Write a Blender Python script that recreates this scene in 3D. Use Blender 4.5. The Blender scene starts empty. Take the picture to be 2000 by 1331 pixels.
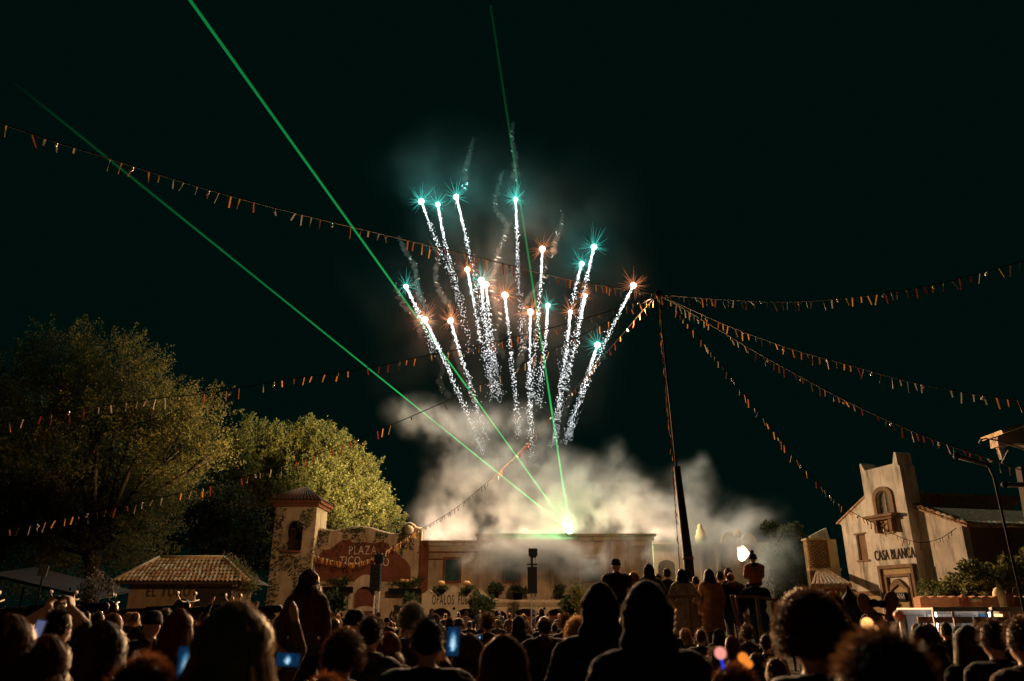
import bpy, bmesh, math, random
from mathutils import Vector, Matrix, noise
from mathutils.geometry import tessellate_polygon
R = random.Random(7)
scene = bpy.context.scene
COL = scene.collection
rad = math.radians
# ------------------------------------------------------------------ camera
PITCH = rad(20); FPX = 1450.0; EYE = 1.65
cam = bpy.data.cameras.new('camera'); cam_o = bpy.data.objects.new('camera', cam); COL.objects.link(cam_o)
cam_o.location = (0, 0, EYE); cam_o.rotation_euler = (rad(90) + PITCH, 0, 0)
cam.sensor_width = 36; cam.lens = FPX / 2000 * 36; cam.clip_start = .05; cam.clip_end = 2000
cam.dof.use_dof = True; cam.dof.focus_distance = 26; cam.dof.aperture_fstop = 1.8
scene.camera = cam_o

def ray(px, py):
    a = (px - 1000) / FPX; b = (665.5 - py) / FPX
    return Vector((a, math.cos(PITCH) - math.sin(PITCH) * b, math.sin(PITCH) + math.cos(PITCH) * b))
def at(px, py, Y):
    """the point of the place that stands Y metres down the square in this direction"""
    v = ray(px, py); k = Y / v.y
    return Vector((v.x * k, Y, v.z * k + EYE))
def mpp(px, py, Y): return (Y / ray(px, py).y) / FPX
# ------------------------------------------------------------------ night sky
w = bpy.data.worlds.new('World'); scene.world = w; w.use_nodes = True
bg = w.node_tree.nodes['Background']; bg.inputs[0].default_value = (.02, .95, .72, 1); bg.inputs[1].default_value = .0044
# ------------------------------------------------------------------ lamps
def lamp(name, kind, loc, power, color, size=.5, target=None, cone=60, blend=.5):
    l = bpy.data.lights.new(name, kind); l.energy = power; l.color = color
    l.shadow_soft_size = size
    o = bpy.data.objects.new(name, l); COL.objects.link(o); o.location = loc
    if kind == 'SPOT': l.spot_size = rad(cone); l.spot_blend = blend
    if target is not None:
        o.rotation_euler = (Vector(target) - Vector(loc)).to_track_quat('-Z', 'Y').to_euler()
    return o
WARM = (1, .66, .36)
# stage floodlight bank behind the parapet, out of view
def strip(name, c, sx, sy, power, color, target):
    o = lamp(name, 'AREA', c, power, color, .25, target); o.data.shape = 'RECTANGLE'; o.data.size = sx; o.data.size_y = sy; return o
strip('stage_floodlight_bank', (1.5, 56.5, 6.2), 21, 1.2, 4000, (1, .70, .47), (1.5, 60, 13))
for px, pw in ((890, 2200), (1000, 2600), (1240, 2400)):
    q = at(px, 1000, 53.1); lamp('added_smoke_light', 'POINT', (q.x, 53.1, 10.6), pw, (1, .70, .46), .4)  # added lamps hanging free above the roof to light the front smoke
# unseen floodlights assumed above the loudspeaker towers, added for audience, white house and trees
lamp('assumed_tower_flood', 'SPOT', (-7.7, 42, 8.4), 20000, (1, .63, .36), .18, (15, 29, 4.6), 24, .6)
lamp('assumed_tower_flood', 'SPOT', (-7.7, 41.8, 8.2), 60000, (1, .55, .25), .3, (-6, 12, 1), 88, .5)
lamp('assumed_tower_flood', 'SPOT', (1.5, 41.8, 8.2), 70000, (1, .55, .25), .3, (2, 12, 1), 84, .5)
lamp('assumed_tower_flood', 'SPOT', (1.5, 42.4, 8.4), 85000, (1, .71, .34), .25, (-14, 62, 14), 34, .6)
lamp('assumed_tower_flood', 'SPOT', (-7.9, 42, 8.6), 20000, (1, .68, .26), .25, (-20, 45, 14), 58, .7)
# unseen floodlights assumed at the mast head, added for audience, facade and tiled house
lamp('assumed_mast_flood', 'SPOT', (4.9, 21.6, 11.1), 8500, (1, .56, .26), .2, (.2, 3.5, 1.5), 66, .6)
lamp('assumed_mast_flood', 'SPOT', (4.5, 22, 11.0), 12500, (1, .60, .34), .3, (-3, 52, 4.4), 58, .7)
lamp('assumed_mast_flood', 'SPOT', (4.2, 22, 11.2), 9000, (1, .62, .30), .25, (-16.3, 39, 3.8), 17, .5)
# ------------------------------------------------------------------ exposure
vs = scene.view_settings; vs.view_transform = 'Standard'; vs.look = 'None'; vs.exposure = 0; vs.gamma = 1
cy = scene.cycles
cy.use_denoising = True; cy.max_bounces = 5; cy.diffuse_bounces = 2; cy.glossy_bounces = 2; cy.transparent_max_bounces = 24
cy.transmission_bounces = 3; cy.volume_bounces = 0; cy.volume_max_steps = 160; cy.volume_step_rate = 2.0
cy.sample_clamp_indirect = 4; cy.caustics_reflective = False; cy.caustics_refractive = False
# ------------------------------------------------------------------ materials
MATS = {}
def mat(name, col, rough=.8, var=.25, scale=3.0, bump=.15, bscale=40, emit=0, trans=0, metal=0, stain=None, alt=None, spec=.2):
    """procedural material: base colour broken up by noise, fine relief, optional stain colour / second colour"""
    if name in MATS: return MATS[name]
    m = bpy.data.materials.new(name); m.use_nodes = True; MATS[name] = m
    nt = m.node_tree; N = nt.nodes; L = nt.links; b = N['Principled BSDF']
    tc = N.new('ShaderNodeTexCoord')
    nz = N.new('ShaderNodeTexNoise'); nz.inputs['Scale'].default_value = scale; nz.inputs['Detail'].default_value = 6
    L.new(tc.outputs['Object'], nz.inputs['Vector'])
    cr = N.new('ShaderNodeValToRGB'); cr.color_ramp.elements[0].position = .3; cr.color_ramp.elements[1].position = .72
    d = [c * (1 - var) for c in col]; h = [min(1, c * (1 + var)) for c in (alt or col)]
    cr.color_ramp.elements[0].color = (*d, 1); cr.color_ramp.elements[1].color = (*h, 1)
    L.new(nz.outputs['Fac'], cr.inputs['Fac']); out = cr.outputs['Color']
    if stain:
        mp = N.new('ShaderNodeMapping'); mp.inputs['Scale'].default_value = (2.2, 2.2, .45)
        L.new(tc.outputs['Object'], mp.inputs['Vector'])
        n2 = N.new('ShaderNodeTexNoise'); n2.inputs['Scale'].default_value = 1.1; n2.inputs['Detail'].default_value = 9; n2.inputs['Roughness'].default_value = .68
        L.new(mp.outputs[0], n2.inputs['Vector'])
        r2 = N.new('ShaderNodeValToRGB'); r2.color_ramp.elements[0].position = .5; r2.color_ramp.elements[1].position = .68
        L.new(n2.outputs['Fac'], r2.inputs['Fac'])
        mx = N.new('ShaderNodeMixRGB'); L.new(r2.outputs['Color'], mx.inputs[0]); L.new(out, mx.inputs[1]); mx.inputs[2].default_value = (*stain, 1)
        out = mx.outputs[0]
    L.new(out, b.inputs['Base Color']); b.inputs['Roughness'].default_value = rough; b.inputs['Metallic'].default_value = metal
    b.inputs['Specular IOR Level'].default_value = spec
    if bump:
        nb = N.new('ShaderNodeTexNoise'); nb.inputs['Scale'].default_value = bscale; nb.inputs['Detail'].default_value = 5
        L.new(tc.outputs['Object'], nb.inputs['Vector'])
        bp = N.new('ShaderNodeBump'); bp.inputs['Strength'].default_value = bump; bp.inputs['Distance'].default_value = .05
        L.new(nb.outputs['Fac'], bp.inputs['Height']); L.new(bp.outputs[0], b.inputs['Normal'])
    if emit:
        b.inputs['Emission Color'].default_value = (*col, 1); b.inputs['Emission Strength'].default_value = emit
    if trans:
        tr = N.new('ShaderNodeBsdfTranslucent'); L.new(out, tr.inputs['Color'])
        mx = N.new('ShaderNodeMixShader'); mx.inputs[0].default_value = trans
        L.new(b.outputs[0], mx.inputs[1]); L.new(tr.outputs[0], mx.inputs[2]); L.new(mx.outputs[0], N['Material Output'].inputs[0])
    return m
def emat(name, col, strength, light=False):
    if name in MATS: return MATS[name]
    m = bpy.data.materials.new(name); m.use_nodes = True; MATS[name] = m
    N = m.node_tree.nodes; N.remove(N['Principled BSDF'])
    e = N.new('ShaderNodeEmission'); e.inputs[0].default_value = (*col, 1); e.inputs[1].default_value = strength
    m.node_tree.links.new(e.outputs[0], N['Material Output'].inputs[0])
    if not light: m.cycles.emission_sampling = 'NONE'
    return m
def leafmat(name, c1, c2, c3, trans=.35):
    if name in MATS: return MATS[name]
    m = bpy.data.materials.new(name); m.use_nodes = True; MATS[name] = m
    nt = m.node_tree; N = nt.nodes; L = nt.links; b = N['Principled BSDF']
    g = N.new('ShaderNodeNewGeometry'); cr = N.new('ShaderNodeValToRGB')
    cr.color_ramp.elements[0].color = (*c1, 1); cr.color_ramp.elements[1].color = (*c3, 1)
    e = cr.color_ramp.elements.new(.6); e.color = (*c2, 1)
    L.new(g.outputs['Random Per Island'], cr.inputs[0]); L.new(cr.outputs[0], b.inputs['Base Color'])
    b.inputs['Roughness'].default_value = .75; b.inputs['Specular IOR Level'].default_value = .2
    t = N.new('ShaderNodeBsdfTranslucent'); L.new(cr.outputs[0], t.inputs[0])
    mx = N.new('ShaderNodeMixShader'); mx.inputs[0].default_value = trans
    L.new(b.outputs[0], mx.inputs[1]); L.new(t.outputs[0], mx.inputs[2]); L.new(mx.outputs[0], N['Material Output'].inputs[0])
    return m
# ------------------------------------------------------------------ mesh helpers
def tag(o, label=None, cat=None, group=None, kind=None):
    if label: o['label'] = label
    if cat: o['category'] = cat
    if group: o['group'] = group
    if kind: o['kind'] = kind
    return o
def link(name, me, parent=None, loc=None, rot=None):
    o = bpy.data.objects.new(name, me); COL.objects.link(o)
    if parent is not None: o.parent = parent
    if loc is not None: o.location = loc
    if rot is not None: o.rotation_euler = rot
    return o
def empty(name, loc=(0, 0, 0), rz=0, label=None, cat=None, group=None):
    o = bpy.data.objects.new(name, None); COL.objects.link(o); o.location = loc; o.rotation_euler.z = rz
    o.empty_display_size = .2
    return tag(o, label, cat, group)
class MB:
    def __init__(s): s.v = []; s.f = []
    def add(s, v, f):
        k = len(s.v); s.v += [tuple(p) for p in v]; s.f += [tuple(i + k for i in q) for q in f]; return s
    def box(s, c, d, M=None):
        x, y, z = d[0] / 2, d[1] / 2, d[2] / 2
        v = [Vector((a, b, e)) for e in (-z, z) for b in (-y, y) for a in (-x, x)]
        if M is not None: v = [M @ p for p in v]
        c = Vector(c); return s.add([p + c for p in v], [(0, 2, 3, 1), (4, 5, 7, 6), (0, 1, 5, 4), (2, 6, 7, 3), (0, 4, 6, 2), (1, 3, 7, 5)])
    def bb(s, a, b):
        return s.box([(p + q) / 2 for p, q in zip(a, b)], [abs(p - q) for p, q in zip(a, b)])
    def slab(s, outline, y0, y1, holes=()):
        """polygon in x,z (with holes) given thickness along y"""
        loops = [list(outline)] + [list(h) for h in holes]; pts = [p for l in loops for p in l]; n = len(pts)
        tri = tessellate_polygon([[Vector((p[0], p[1], 0)) for p in l] for l in loops])
        v = [(p[0], y0, p[1]) for p in pts] + [(p[0], y1, p[1]) for p in pts]
        f = [tuple(t) for t in tri] + [tuple(i + n for i in reversed(t)) for t in tri]; k = 0
        for l in loops:
            for i in range(len(l)):
                a = k + i; b = k + (i + 1) % len(l); f.append((a, b, b + n, a + n))
            k += len(l)
        return s.add(v, f)
    def tube(s, pts, r, n=8, caps=True):
        pts = [Vector(p) for p in pts]; m = len(pts)
        rr = r if isinstance(r, (list, tuple)) else [r] * m
        v = []; up = Vector((0, 0, 1))
        for i, p in enumerate(pts):
            t = (pts[min(i + 1, m - 1)] - pts[max(i - 1, 0)]).normalized()
            a = t.cross(up)
            if a.length < .05: a = t.cross(Vector((1, 0, 0)))
            a.normalize(); b = t.cross(a)
            for j in range(n):
                q = 2 * math.pi * j / n; v.append(p + (a * math.cos(q) + b * math.sin(q)) * rr[i])
        f = [(i * n + j, i * n + (j + 1) % n, (i + 1) * n + (j + 1) % n, (i + 1) * n + j) for i in range(m - 1) for j in range(n)]
        if caps: f += [tuple(reversed(range(n))), tuple(range((m - 1) * n, m * n))]
        return s.add(v, f)
    def lathe(s, prof, c=(0, 0, 0), n=14):
        c = Vector(c); m = len(prof)
        v = [c + Vector((r * math.cos(2 * math.pi * j / n), r * math.sin(2 * math.pi * j / n), z)) for r, z in prof for j in range(n)]
        f = [(i * n + j, i * n + (j + 1) % n, (i + 1) * n + (j + 1) % n, (i + 1) * n + j) for i in range(m - 1) for j in range(n)]
        f += [tuple(reversed(range(n))), tuple(range((m - 1) * n, m * n))]
        return s.add(v, f)
    def ell(s, c, r, n=10, m=7, M=None):
        c = Vector(c); r = r if isinstance(r, (tuple, list)) else (r, r, r); v = [Vector((0, 0, -r[2]))]
        for i in range(1, m):
            a = -math.pi / 2 + math.pi * i / m
            for j in range(n):
                b = 2 * math.pi * j / n; v.append(Vector((r[0] * math.cos(a) * math.cos(b), r[1] * math.cos(a) * math.sin(b), r[2] * math.sin(a))))
        v.append(Vector((0, 0, r[2])))
        if M is not None: v = [M @ p for p in v]
        k = len(v) - 1
        f = [(0, 1 + (j + 1) % n, 1 + j) for j in range(n)]
        for i in range(m - 2):
            f += [(1 + i * n + j, 1 + i * n + (j + 1) % n, 1 + (i + 1) * n + (j + 1) % n, 1 + (i + 1) * n + j) for j in range(n)]
        f += [(k, 1 + (m - 2) * n + j, 1 + (m - 2) * n + (j + 1) % n) for j in range(n)]
        return s.add([p + c for p in v], f)
    def cap(s, a, b, r0, r1=None, n=10):
        """tapered capsule"""
        r1 = r0 if r1 is None else r1; a = Vector(a); b = Vector(b); t = (b - a).normalized() if (b - a).length > 1e-6 else Vector((0, 0, 1))
        ks = (-.98, -.75, -.4, 0)
        p = [a + t * r0 * k for k in ks] + [b - t * r1 * k for k in reversed(ks)]
        q = [r0 * math.sqrt(1 - k * k) for k in ks] + [r1 * math.sqrt(1 - k * k) for k in reversed(ks)]
        return s.tube(p, q, n)
    def me(s, name, m, smooth=False):
        me = bpy.data.meshes.new(name); me.from_pydata(s.v, [], s.f)
        for x in (m if isinstance(m, (list, tuple)) else [m]): me.materials.append(x)
        bm = bmesh.new(); bm.from_mesh(me); bmesh.ops.recalc_face_normals(bm, faces=bm.faces)
        bm.to_mesh(me); bm.free()
        if smooth: me.polygons.foreach_set('use_smooth', [True] * len(me.polygons))
        me.update(); return me
    def build(s, name, m, parent=None, smooth=False, loc=None, rot=None):
        return link(name, s.me(name, m, smooth), parent, loc, rot)
def arc(cx, cz, rx, rz, a0, a1, n):
    return [(cx + rx * math.cos(rad(a0 + (a1 - a0) * i / n)), cz + rz * math.sin(rad(a0 + (a1 - a0) * i / n))) for i in range(n + 1)]
def arch_hole(x0, x1, z0, zs, zt, n=12):
    """opening with straight sides to zs and a round head up to zt"""
    return [(x0, z0), (x1, z0)] + arc((x0 + x1) / 2, zs, (x1 - x0) / 2, zt - zs, 0, 180, n)
def text(name, s, m, size, loc, rot, parent=None, sx=1.0, depth=.015, space=1.0, align='CENTER'):
    c = bpy.data.curves.new(name, 'FONT'); c.body = s; c.size = size; c.extrude = depth; c.align_x = align; c.align_y = 'CENTER'; c.space_character = space; c.resolution_u = 3
    t = bpy.data.objects.new('tmp', c); COL.objects.link(t); t.scale = (sx, 1, 1)
    bpy.context.view_layer.update()
    me = bpy.data.meshes.new_from_object(t.evaluated_get(bpy.context.evaluated_depsgraph_get()))
    me.transform(Matrix.Diagonal((sx, 1, 1, 1))); me.materials.clear(); me.materials.append(m)
    bpy.data.objects.remove(t); bpy.data.curves.remove(c)
    return link(name, me, parent, loc, rot)
def foliage(pts, size, m, name, parent=None, smin=.6, updir=.3, rnd=R):
    """many leaf faces: each leaf two triangles folded along the midrib"""
    v = []; f = []
    for p in pts:
        s_ = size * rnd.uniform(smin, 1.25)
        a = Vector((rnd.gauss(0, 1), rnd.gauss(0, 1), rnd.gauss(0, 1) + updir)).normalized()
        b = a.cross(Vector((rnd.gauss(0, 1), rnd.gauss(0, 1), rnd.gauss(0, 1)))).normalized(); n = a.cross(b)
        k = len(v); p = Vector(p)
        v += [p, p + a * s_ * .5 + b * s_ * .28 + n * s_ * .08, p + a * s_, p + a * s_ * .5 - b * s_ * .28 + n * s_ * .08]
        f += [(k, k + 1, k + 2), (k, k + 2, k + 3)]
    me = bpy.data.meshes.new(name); me.from_pydata([tuple(q) for q in v], [], f); me.materials.append(m)
    return link(name, me, parent)
# ================================================================== ground
M_asph = mat('asphalt', (.05, .046, .042), .85, .4, 1.5, .3, 60, spec=0)
g = MB().add([(-300, -60, 0), (300, -60, 0), (300, 500, 0), (-300, 500, 0)], [(0, 1, 2, 3)]).build('ground', M_asph); tag(g, kind='structure')
# ================================================================== plaza building on the left of the stage
M_stucco = mat('ochre_stucco', (.50, .37, .22), .9, .22, 1.3, .35, 22, stain=(.30, .2, .12))
M_cream = mat('cream_stucco', (.62, .50, .33), .9, .18, 1.6, .3, 25, stain=(.42, .31, .19))
M_rust = mat('rust_red_paint', (.19, .065, .034), .85, .25, 2.2, .25, 25)
M_grey = mat('grey_plaster', (.44, .32, .20), .9, .25, 1.7, .3, 25, stain=(.26, .18, .11))
M_dark = mat('dark_interior', (.03, .022, .018), .9, .2, 2, 0)
M_tile = mat('clay_tile', (.42, .2, .1), .8, .35, 9, .2, 60, alt=(.62, .42, .26))
M_wood = mat('old_wood', (.11, .065, .04), .75, .3, 6, .3, 30, spec=.03)
M_lett = mat('pale_lettering', (.66, .55, .42), .8, .1)
M_black = mat('black_paint', (.008, .008, .009), .7, .2, spec=.1)
M_green = mat('green_shutter_paint', (.045, .10, .085), .7, .25, 5, .2, 40)
M_ivy = leafmat('ivy_leaves', (.035, .05, .015), (.09, .09, .03), (.16, .1, .04), .2)
M_leaf = leafmat('plant_leaves', (.03, .055, .02), (.06, .09, .03), (.13, .14, .06), .25)
M_pump = mat('pumpkin_skin', (.75, .42, .16), .5, .15, 5, .1)
YF = 52.0
def fx(px, py=1110, Y=YF): return at(px, py, Y).x
def fz(py, px=1000, Y=YF): return at(px, py, Y).z
def tiled_roof(parent, x0, x1, y0, y1, z0, z1, rx0, rx1, yr, m, step=.3, name='roof'):
    """hip roof with a joined skin of round tiles (too far away to pick apart)"""
    b = MB(); c = [(x0, y0, z0), (x1, y0, z0), (x1, y1, z0), (x0, y1, z0), (rx0, yr, z1), (rx1, yr, z1)]
    b.add(c, [(0, 1, 5, 4), (2, 3, 4, 5), (1, 2, 5), (3, 0, 4), (0, 3, 2, 1)])
    o = b.build(name, m, parent); t = MB(); n = int((x1 - x0) / step)
    for i in range(n):
        x = x0 + (i + .5) * step; xt = rx0 + (rx1 - rx0) * (i + .5) / n
        k = 1.0
        t.tube([Vector((x, y0 - .04, z0 + .03)), Vector((xt, yr, z1 + .03))], [step * .33, step * .33 * (.35 + .65 * (rx1 - rx0) / (x1 - x0))], 6)
    tag(t.build('roof_tiling', m, o, True), kind='stuff'); return o

pb = empty('plaza_building', (fx(690), YF, 0), label='ochre mission-style building with arched tower and rust red painted gable field, ivy over it', cat='building')
def P(b, name, m, parent=pb, smooth=False):      # part of a building whose root stands at pb, vertices given in world space
    o = b.build(name, m, parent, smooth); r = parent
    off = Vector((0, 0, 0))
    while r is not None: off += Vector(r.location); r = r.parent
    o.location = -off; return o
# tower
tx0, tx1 = fx(532, 1060, 51), fx(613, 1060, 51)
b = MB(); z_e = fz(990, 575, 51)
hole = arch_hole(fx(557, 1050, 51), fx(590, 1050, 51), fz(1076, 575, 51), fz(1032, 575, 51), fz(1017, 575, 51))
b.slab([(tx0, 0), (tx1, 0), (tx1, z_e), (tx0, z_e)], 51, 51.5, [hole]); b.bb((tx0, 51.5, 0), (tx0 + .3, 54, z_e)); b.bb((tx1 - .3, 51.5, 0), (tx1, 54, z_e)); b.bb((tx0 + .3, 53.6, 0), (tx1 - .3, 54, z_e))
P(b, 'tower_wall', M_stucco)
P(MB().bb((tx0 - .15, 50.85, z_e), (tx1 + .15, 54.15, z_e + .22)).bb((tx0 - .32, 50.68, z_e + .22), (tx1 + .32, 54.3, z_e + .42)), 'tower_cornice', M_rust)
zt = fz(960, 580, 52.5)
o = tiled_roof(pb, tx0 - .45, tx1 + .45, 50.5, 54.5, z_e + .42, zt + .25, tx0 + 1.2, tx1 - 1.2, 52.5, mat('old_dark_tile', (.13, .075, .05), .9, .35, 9, .2, 60, spec=.05), .26, 'tower_roof'); o.location = -pb.location
P(MB().bb((fx(556, 1050, 51), 51.45, fz(1080, 575, 51)), (fx(591, 1050, 51), 51.0 - .35, fz(1076, 575, 51))), 'window_sill', M_rust)
# bell hanging in the tower window
P(MB().lathe([(.02, .5), (.1, .48), (.16, .3), (.2, .1), (.3, 0), (.27, -.02)], ((tx0 + tx1) / 2, 52.2, fz(1050, 575, 51)), 12), 'bell', M_black, smooth=True)
P(MB().box(((tx0 + tx1) / 2, 52.2, fz(1030, 575, 51)), (1.6, .12, .12)), 'bell_beam', M_wood)
# gable wall with curved top
gp = [(612, 1042), (625, 1037), (640, 1040), (652, 1041), (668, 1038), (688, 1033), (705, 1033), (722, 1035), (740, 1041), (758, 1046), (774, 1048), (786, 1044), (787, 1033), (792, 1027), (800, 1025), (807, 1029), (811, 1034), (824, 1036)]
top = [(at(x, y, YF).x, at(x, y, YF).z) for x, y in gp]
door_c = fx(717); zd = fz(1136)
ro = fx(748) - door_c; ri = ro * .72
door = [(door_c - ri, 0), (door_c + ri, 0)] + arc(door_c, fz(1172), ri, fz(1146) - fz(1172), 0, 180, 14)
b = MB().slab([(top[-1][0], 0)] + [top[-1]] + list(reversed(top[:-1])) + [(top[0][0], 0)], YF, YF + .6, [door]); P(b, 'gable_wall', M_stucco)
cop = [Vector((x, YF + .25, z)) for x, z in top]; P(MB().tube([p + Vector((0, -.05, .05)) for p in cop], .16, 7), 'gable_coping', M_grey, smooth=True)
P(MB().ell((at(799, 1036, YF).x, YF - .1, at(799, 1036, YF).z), (.33, .3, .33), 14, 9), 'gable_scroll', M_grey, smooth=True)
rp = [(608, 1136), (608, 1093), (622, 1087), (632, 1075), (646, 1073), (657, 1063), (670, 1055), (684, 1055), (688, 1060), (699, 1061), (714, 1059), (730, 1062), (742, 1058), (754, 1061), (764, 1070), (766, 1075), (778, 1081), (780, 1087), (792, 1094), (802, 1108), (802, 1136)]
b = MB().slab([(at(x, y, YF).x, at(x, y, YF).z) for x, y in rp], YF - .05, YF - .003); P(b, 'painted_gable_field', M_rust)
P(MB().slab([(door_c - ro, zd - 1.75)] + [(door_c - ro, fz(1172))] + list(reversed(arc(door_c, fz(1172), ro, fz(1123) - fz(1172), 0, 180, 18))) + [(door_c + ro, zd - 1.75), (door_c + ri, zd - 1.75)] + arc(door_c, fz(1172), ri, fz(1146) - fz(1172), 0, 180, 14) + [(door_c - ri, zd - 1.75)], YF - .22, YF - .052), 'door_arch_surround', M_cream)
P(MB().slab([(door_c - ri, 0), (door_c + ri, 0)] + arc(door_c, fz(1172), ri, fz(1146) - fz(1172), 0, 180, 14), YF + .3, YF + .4), 'door', M_rust)
P(MB().slab([(door_c - ri * .9, fz(1194)), (door_c + ri * .9, fz(1194))] + arc(door_c, fz(1194), ri * .9, fz(1184) - fz(1194), 0, 180, 10), YF + .2, YF + .28), 'door_fanlight', M_cream)
for s_, px, py, hh in (('PLAZA', 708, 1076, .62), ('TICO', 684, 1096, .58), ('ICO', 745, 1099, .58)):
    q = at(px, py, YF - .08); t = text('lettering', s_, M_lett, hh * 1.32, q - pb.location, (rad(90), 0, 0), pb, .72, .02, 1.12)
P(MB().bb((fx(1000 - 180), YF - .25, 0), (fx(836), YF + .5, fz(1058) + .05)), 'corner_pilaster', M_rust)
# ivy trained over tower and gable
pts = []
for i in range(2600):
    u_ = R.random(); x = tx0 + (tx1 - tx0) * R.random(); z = R.uniform(.5, z_e)
    n_ = noise.noise(Vector((x * .9, z * .55, 3)))
    if n_ > .08 or (x < tx0 + .7 and R.random() < .6) or (z < fz(1090) and z > fz(1120) and R.random() < .5): pts.append((x, 50.93 - R.random() * .12, z))
for i in range(2000):
    k = R.randrange(len(top) - 1); t_ = R.random(); x = top[k][0] + (top[k + 1][0] - top[k][0]) * t_; zt_ = top[k][1] + (top[k + 1][1] - top[k][1]) * t_
    d_ = R.random() ** 2 * 1.6
    if noise.noise(Vector((x * 1.3, d_ * .5, 8))) > -.02: pts.append((x, YF - .06 - R.random() * .1, zt_ - d_))
o = foliage(pts, .17, M_ivy, 'ivy', pb); o.location = -pb.location; tag(o, kind='stuff')
# ================================================================== stage building in the middle
sb = empty('stage_building', (fx(1050), YF, 0), label='long two-storey plaster building with shutters, attic cornice and arcade behind the smoke', cat='building')
def S(b, name, m, parent=None, smooth=False):
    o = b.build(name, m, parent or sb, smooth)
    off = Vector(sb.location) if parent is None else Vector((0, 0, 0))
    o.location = -off; return o
xa, xb, xc, xd = fx(836), fx(932), fx(1228), fx(1276)
z1, z2 = fz(1060), fz(1048)
wx0, wx1, wz0, wz1 = fx(869), fx(897), fz(1135), fz(1093)
win = [(wx0, wz0), (wx1, wz0), (wx1, wz1), (wx0, wz1)]
wins = [win]
for px in (985, 1140): wins.append([(fx(px), wz0), (fx(px + 28), wz0), (fx(px + 28), wz1), (fx(px), wz1)])
S(MB().slab([(xa, 0), (xd, 0), (xd, z2), (xb, z2), (xb, z1), (xa, z1)], YF + .1, YF + .7, wins), 'front_wall', M_grey)
S(MB().bb((xa, YF - .25, z1), (xb, YF + .75, z1 + .12)).bb((xa, YF - .1, z1 - .22), (xb, YF + .09, z1 - .01)), 'lower_cornice', M_grey)
S(MB().bb((xb - .15, YF - .35, z2), (xd + .3, YF + .85, z2 + .16)).bb((xb - .05, YF - .15, z2 - .3), (xd + .15, YF + .09, z2 - .01)), 'attic_cornice', M_grey)
for py in (1080, 1094): S(MB().bb((xa, YF, fz(py)), (fx(868) if py > 1090 else xb, YF + .098, fz(py) + .09)), 'string_course', M_rust)
for i, wn in enumerate(wins):
    a0, a1, c0, c1 = wn[0][0], wn[1][0], wn[0][1], wn[2][1]
    fr = S(MB().slab([(a0 - .14, c0 - .14), (a1 + .14, c0 - .14), (a1 + .14, c1 + .16), (a0 - .14, c1 + .16)], YF - .02, YF + .097, [[(a0, c0), (a1, c0), (a1, c1), (a0, c1)]]), 'window_frame', M_rust)
    for k in (0, 1):
        h0 = a0 + (a1 - a0) / 2 * k + .01; h1 = a0 + (a1 - a0) / 2 * (k + 1) - .01; b = MB()
        b.bb((h0, YF + .1, c0), (h0 + .06, YF + .16, c1)); b.bb((h1 - .06, YF + .1, c0), (h1, YF + .16, c1)); b.bb((h0 + .06, YF + .1, c0), (h1 - .06, YF + .16, c0 + .07)); b.bb((h0 + .06, YF + .1, c1 - .07), (h1 - .06, YF + .16, c1))
        n_ = 12
        for j in range(n_):
            b.box(((h0 + h1) / 2, YF + .14, c0 + .1 + (c1 - c0 - .2) * (j + .5) / n_), (h1 - h0 - .12, .012, .1), Matrix.Rotation(rad(-35), 3, 'X'))
        S(b, 'shutter', M_green)
for px, wd, m in ((1185, 10, M_rust), (1228, 7, M_grey), (1268, 8, M_grey), (950, 8, M_grey), (1075, 8, M_grey)):
    S(MB().bb((fx(px), YF - .05, 0), (fx(px + wd), YF + .098, z2 - .31)), 'pilaster', m)
S(MB().bb((fx(1236), YF + .02, fz(1066)), (fx(1266), YF + .098, fz(1052))), 'attic_panel', M_cream)
# arcade in front, with scalloped parapet, lettering and round arches
YA = 50.4
def ax(px): return at(px, 1190, YA).x
def az(py): return at(1000, py, YA).z
ar = [arch_hole(ax(843), ax(881), .02, az(1204), az(1188)), arch_hole(ax(891), ax(931), .02, az(1204), az(1189)), arch_hole(ax(957), ax(990), .02, az(1204), az(1193)), arch_hole(ax(1002), ax(1054), .02, az(1206), az(1189)), arch_hole(ax(1066), ax(1112), .02, az(1206), az(1189)), arch_hole(ax(1124), ax(1172), .02, az(1206), az(1189)), arch_hole(ax(1184), ax(1226), .02, az(1206), az(1189))]
pp = [(824, 1160), (830, 1158), (837, 1151), (840, 1152), (845, 1158), (855, 1160), (866, 1158), (873, 1154), (878, 1152), (880, 1147), (886, 1144), (892, 1147), (894, 1152), (900, 1155), (912, 1160), (925, 1158), (932, 1152), (940, 1152), (948, 1160), (960, 1168), (1000, 1172), (1090, 1172), (1240, 1172)]
S(MB().slab([(at(x, y, YA).x, at(x, y, YA).z) for x, y in reversed(pp)] + [(ax(824), 0), (ax(1240), 0)], YA, YA + .4, ar), 'arcade_wall', M_cream)
S(MB().bb((ax(950), YA - .2, az(1180)), (ax(1240), YA - .003, az(1176))).bb((ax(952), YA - .12, az(1184)), (ax(1238), YA - .003, az(1180))), 'arcade_cornice', M_stucco)
S(MB().bb((ax(826), YA + .4, az(1172) - .15), (ax(1240), YF, az(1172))), 'balcony_floor', M_grey)
S(MB().bb((ax(824), YF - .3, .02), (ax(1240), YF - .2, az(1180))), 'arcade_back_wall', M_rust)
for px in (948, 996, 1060, 1118, 1178): S(MB().bb((ax(px - 4), YA - .1, 0), (ax(px + 4), YA - .003, az(1184))), 'arcade_pier', M_stucco)
for px, s_ in ((865, 'OPALOS'), (913, 'FUEGO')):
    q = at(px, 1173, YA - .02); text('lettering', s_, M_black, .84, q - Vector(sb.location), (rad(90), 0, 0), sb, .40, .015, 1.2)
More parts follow.
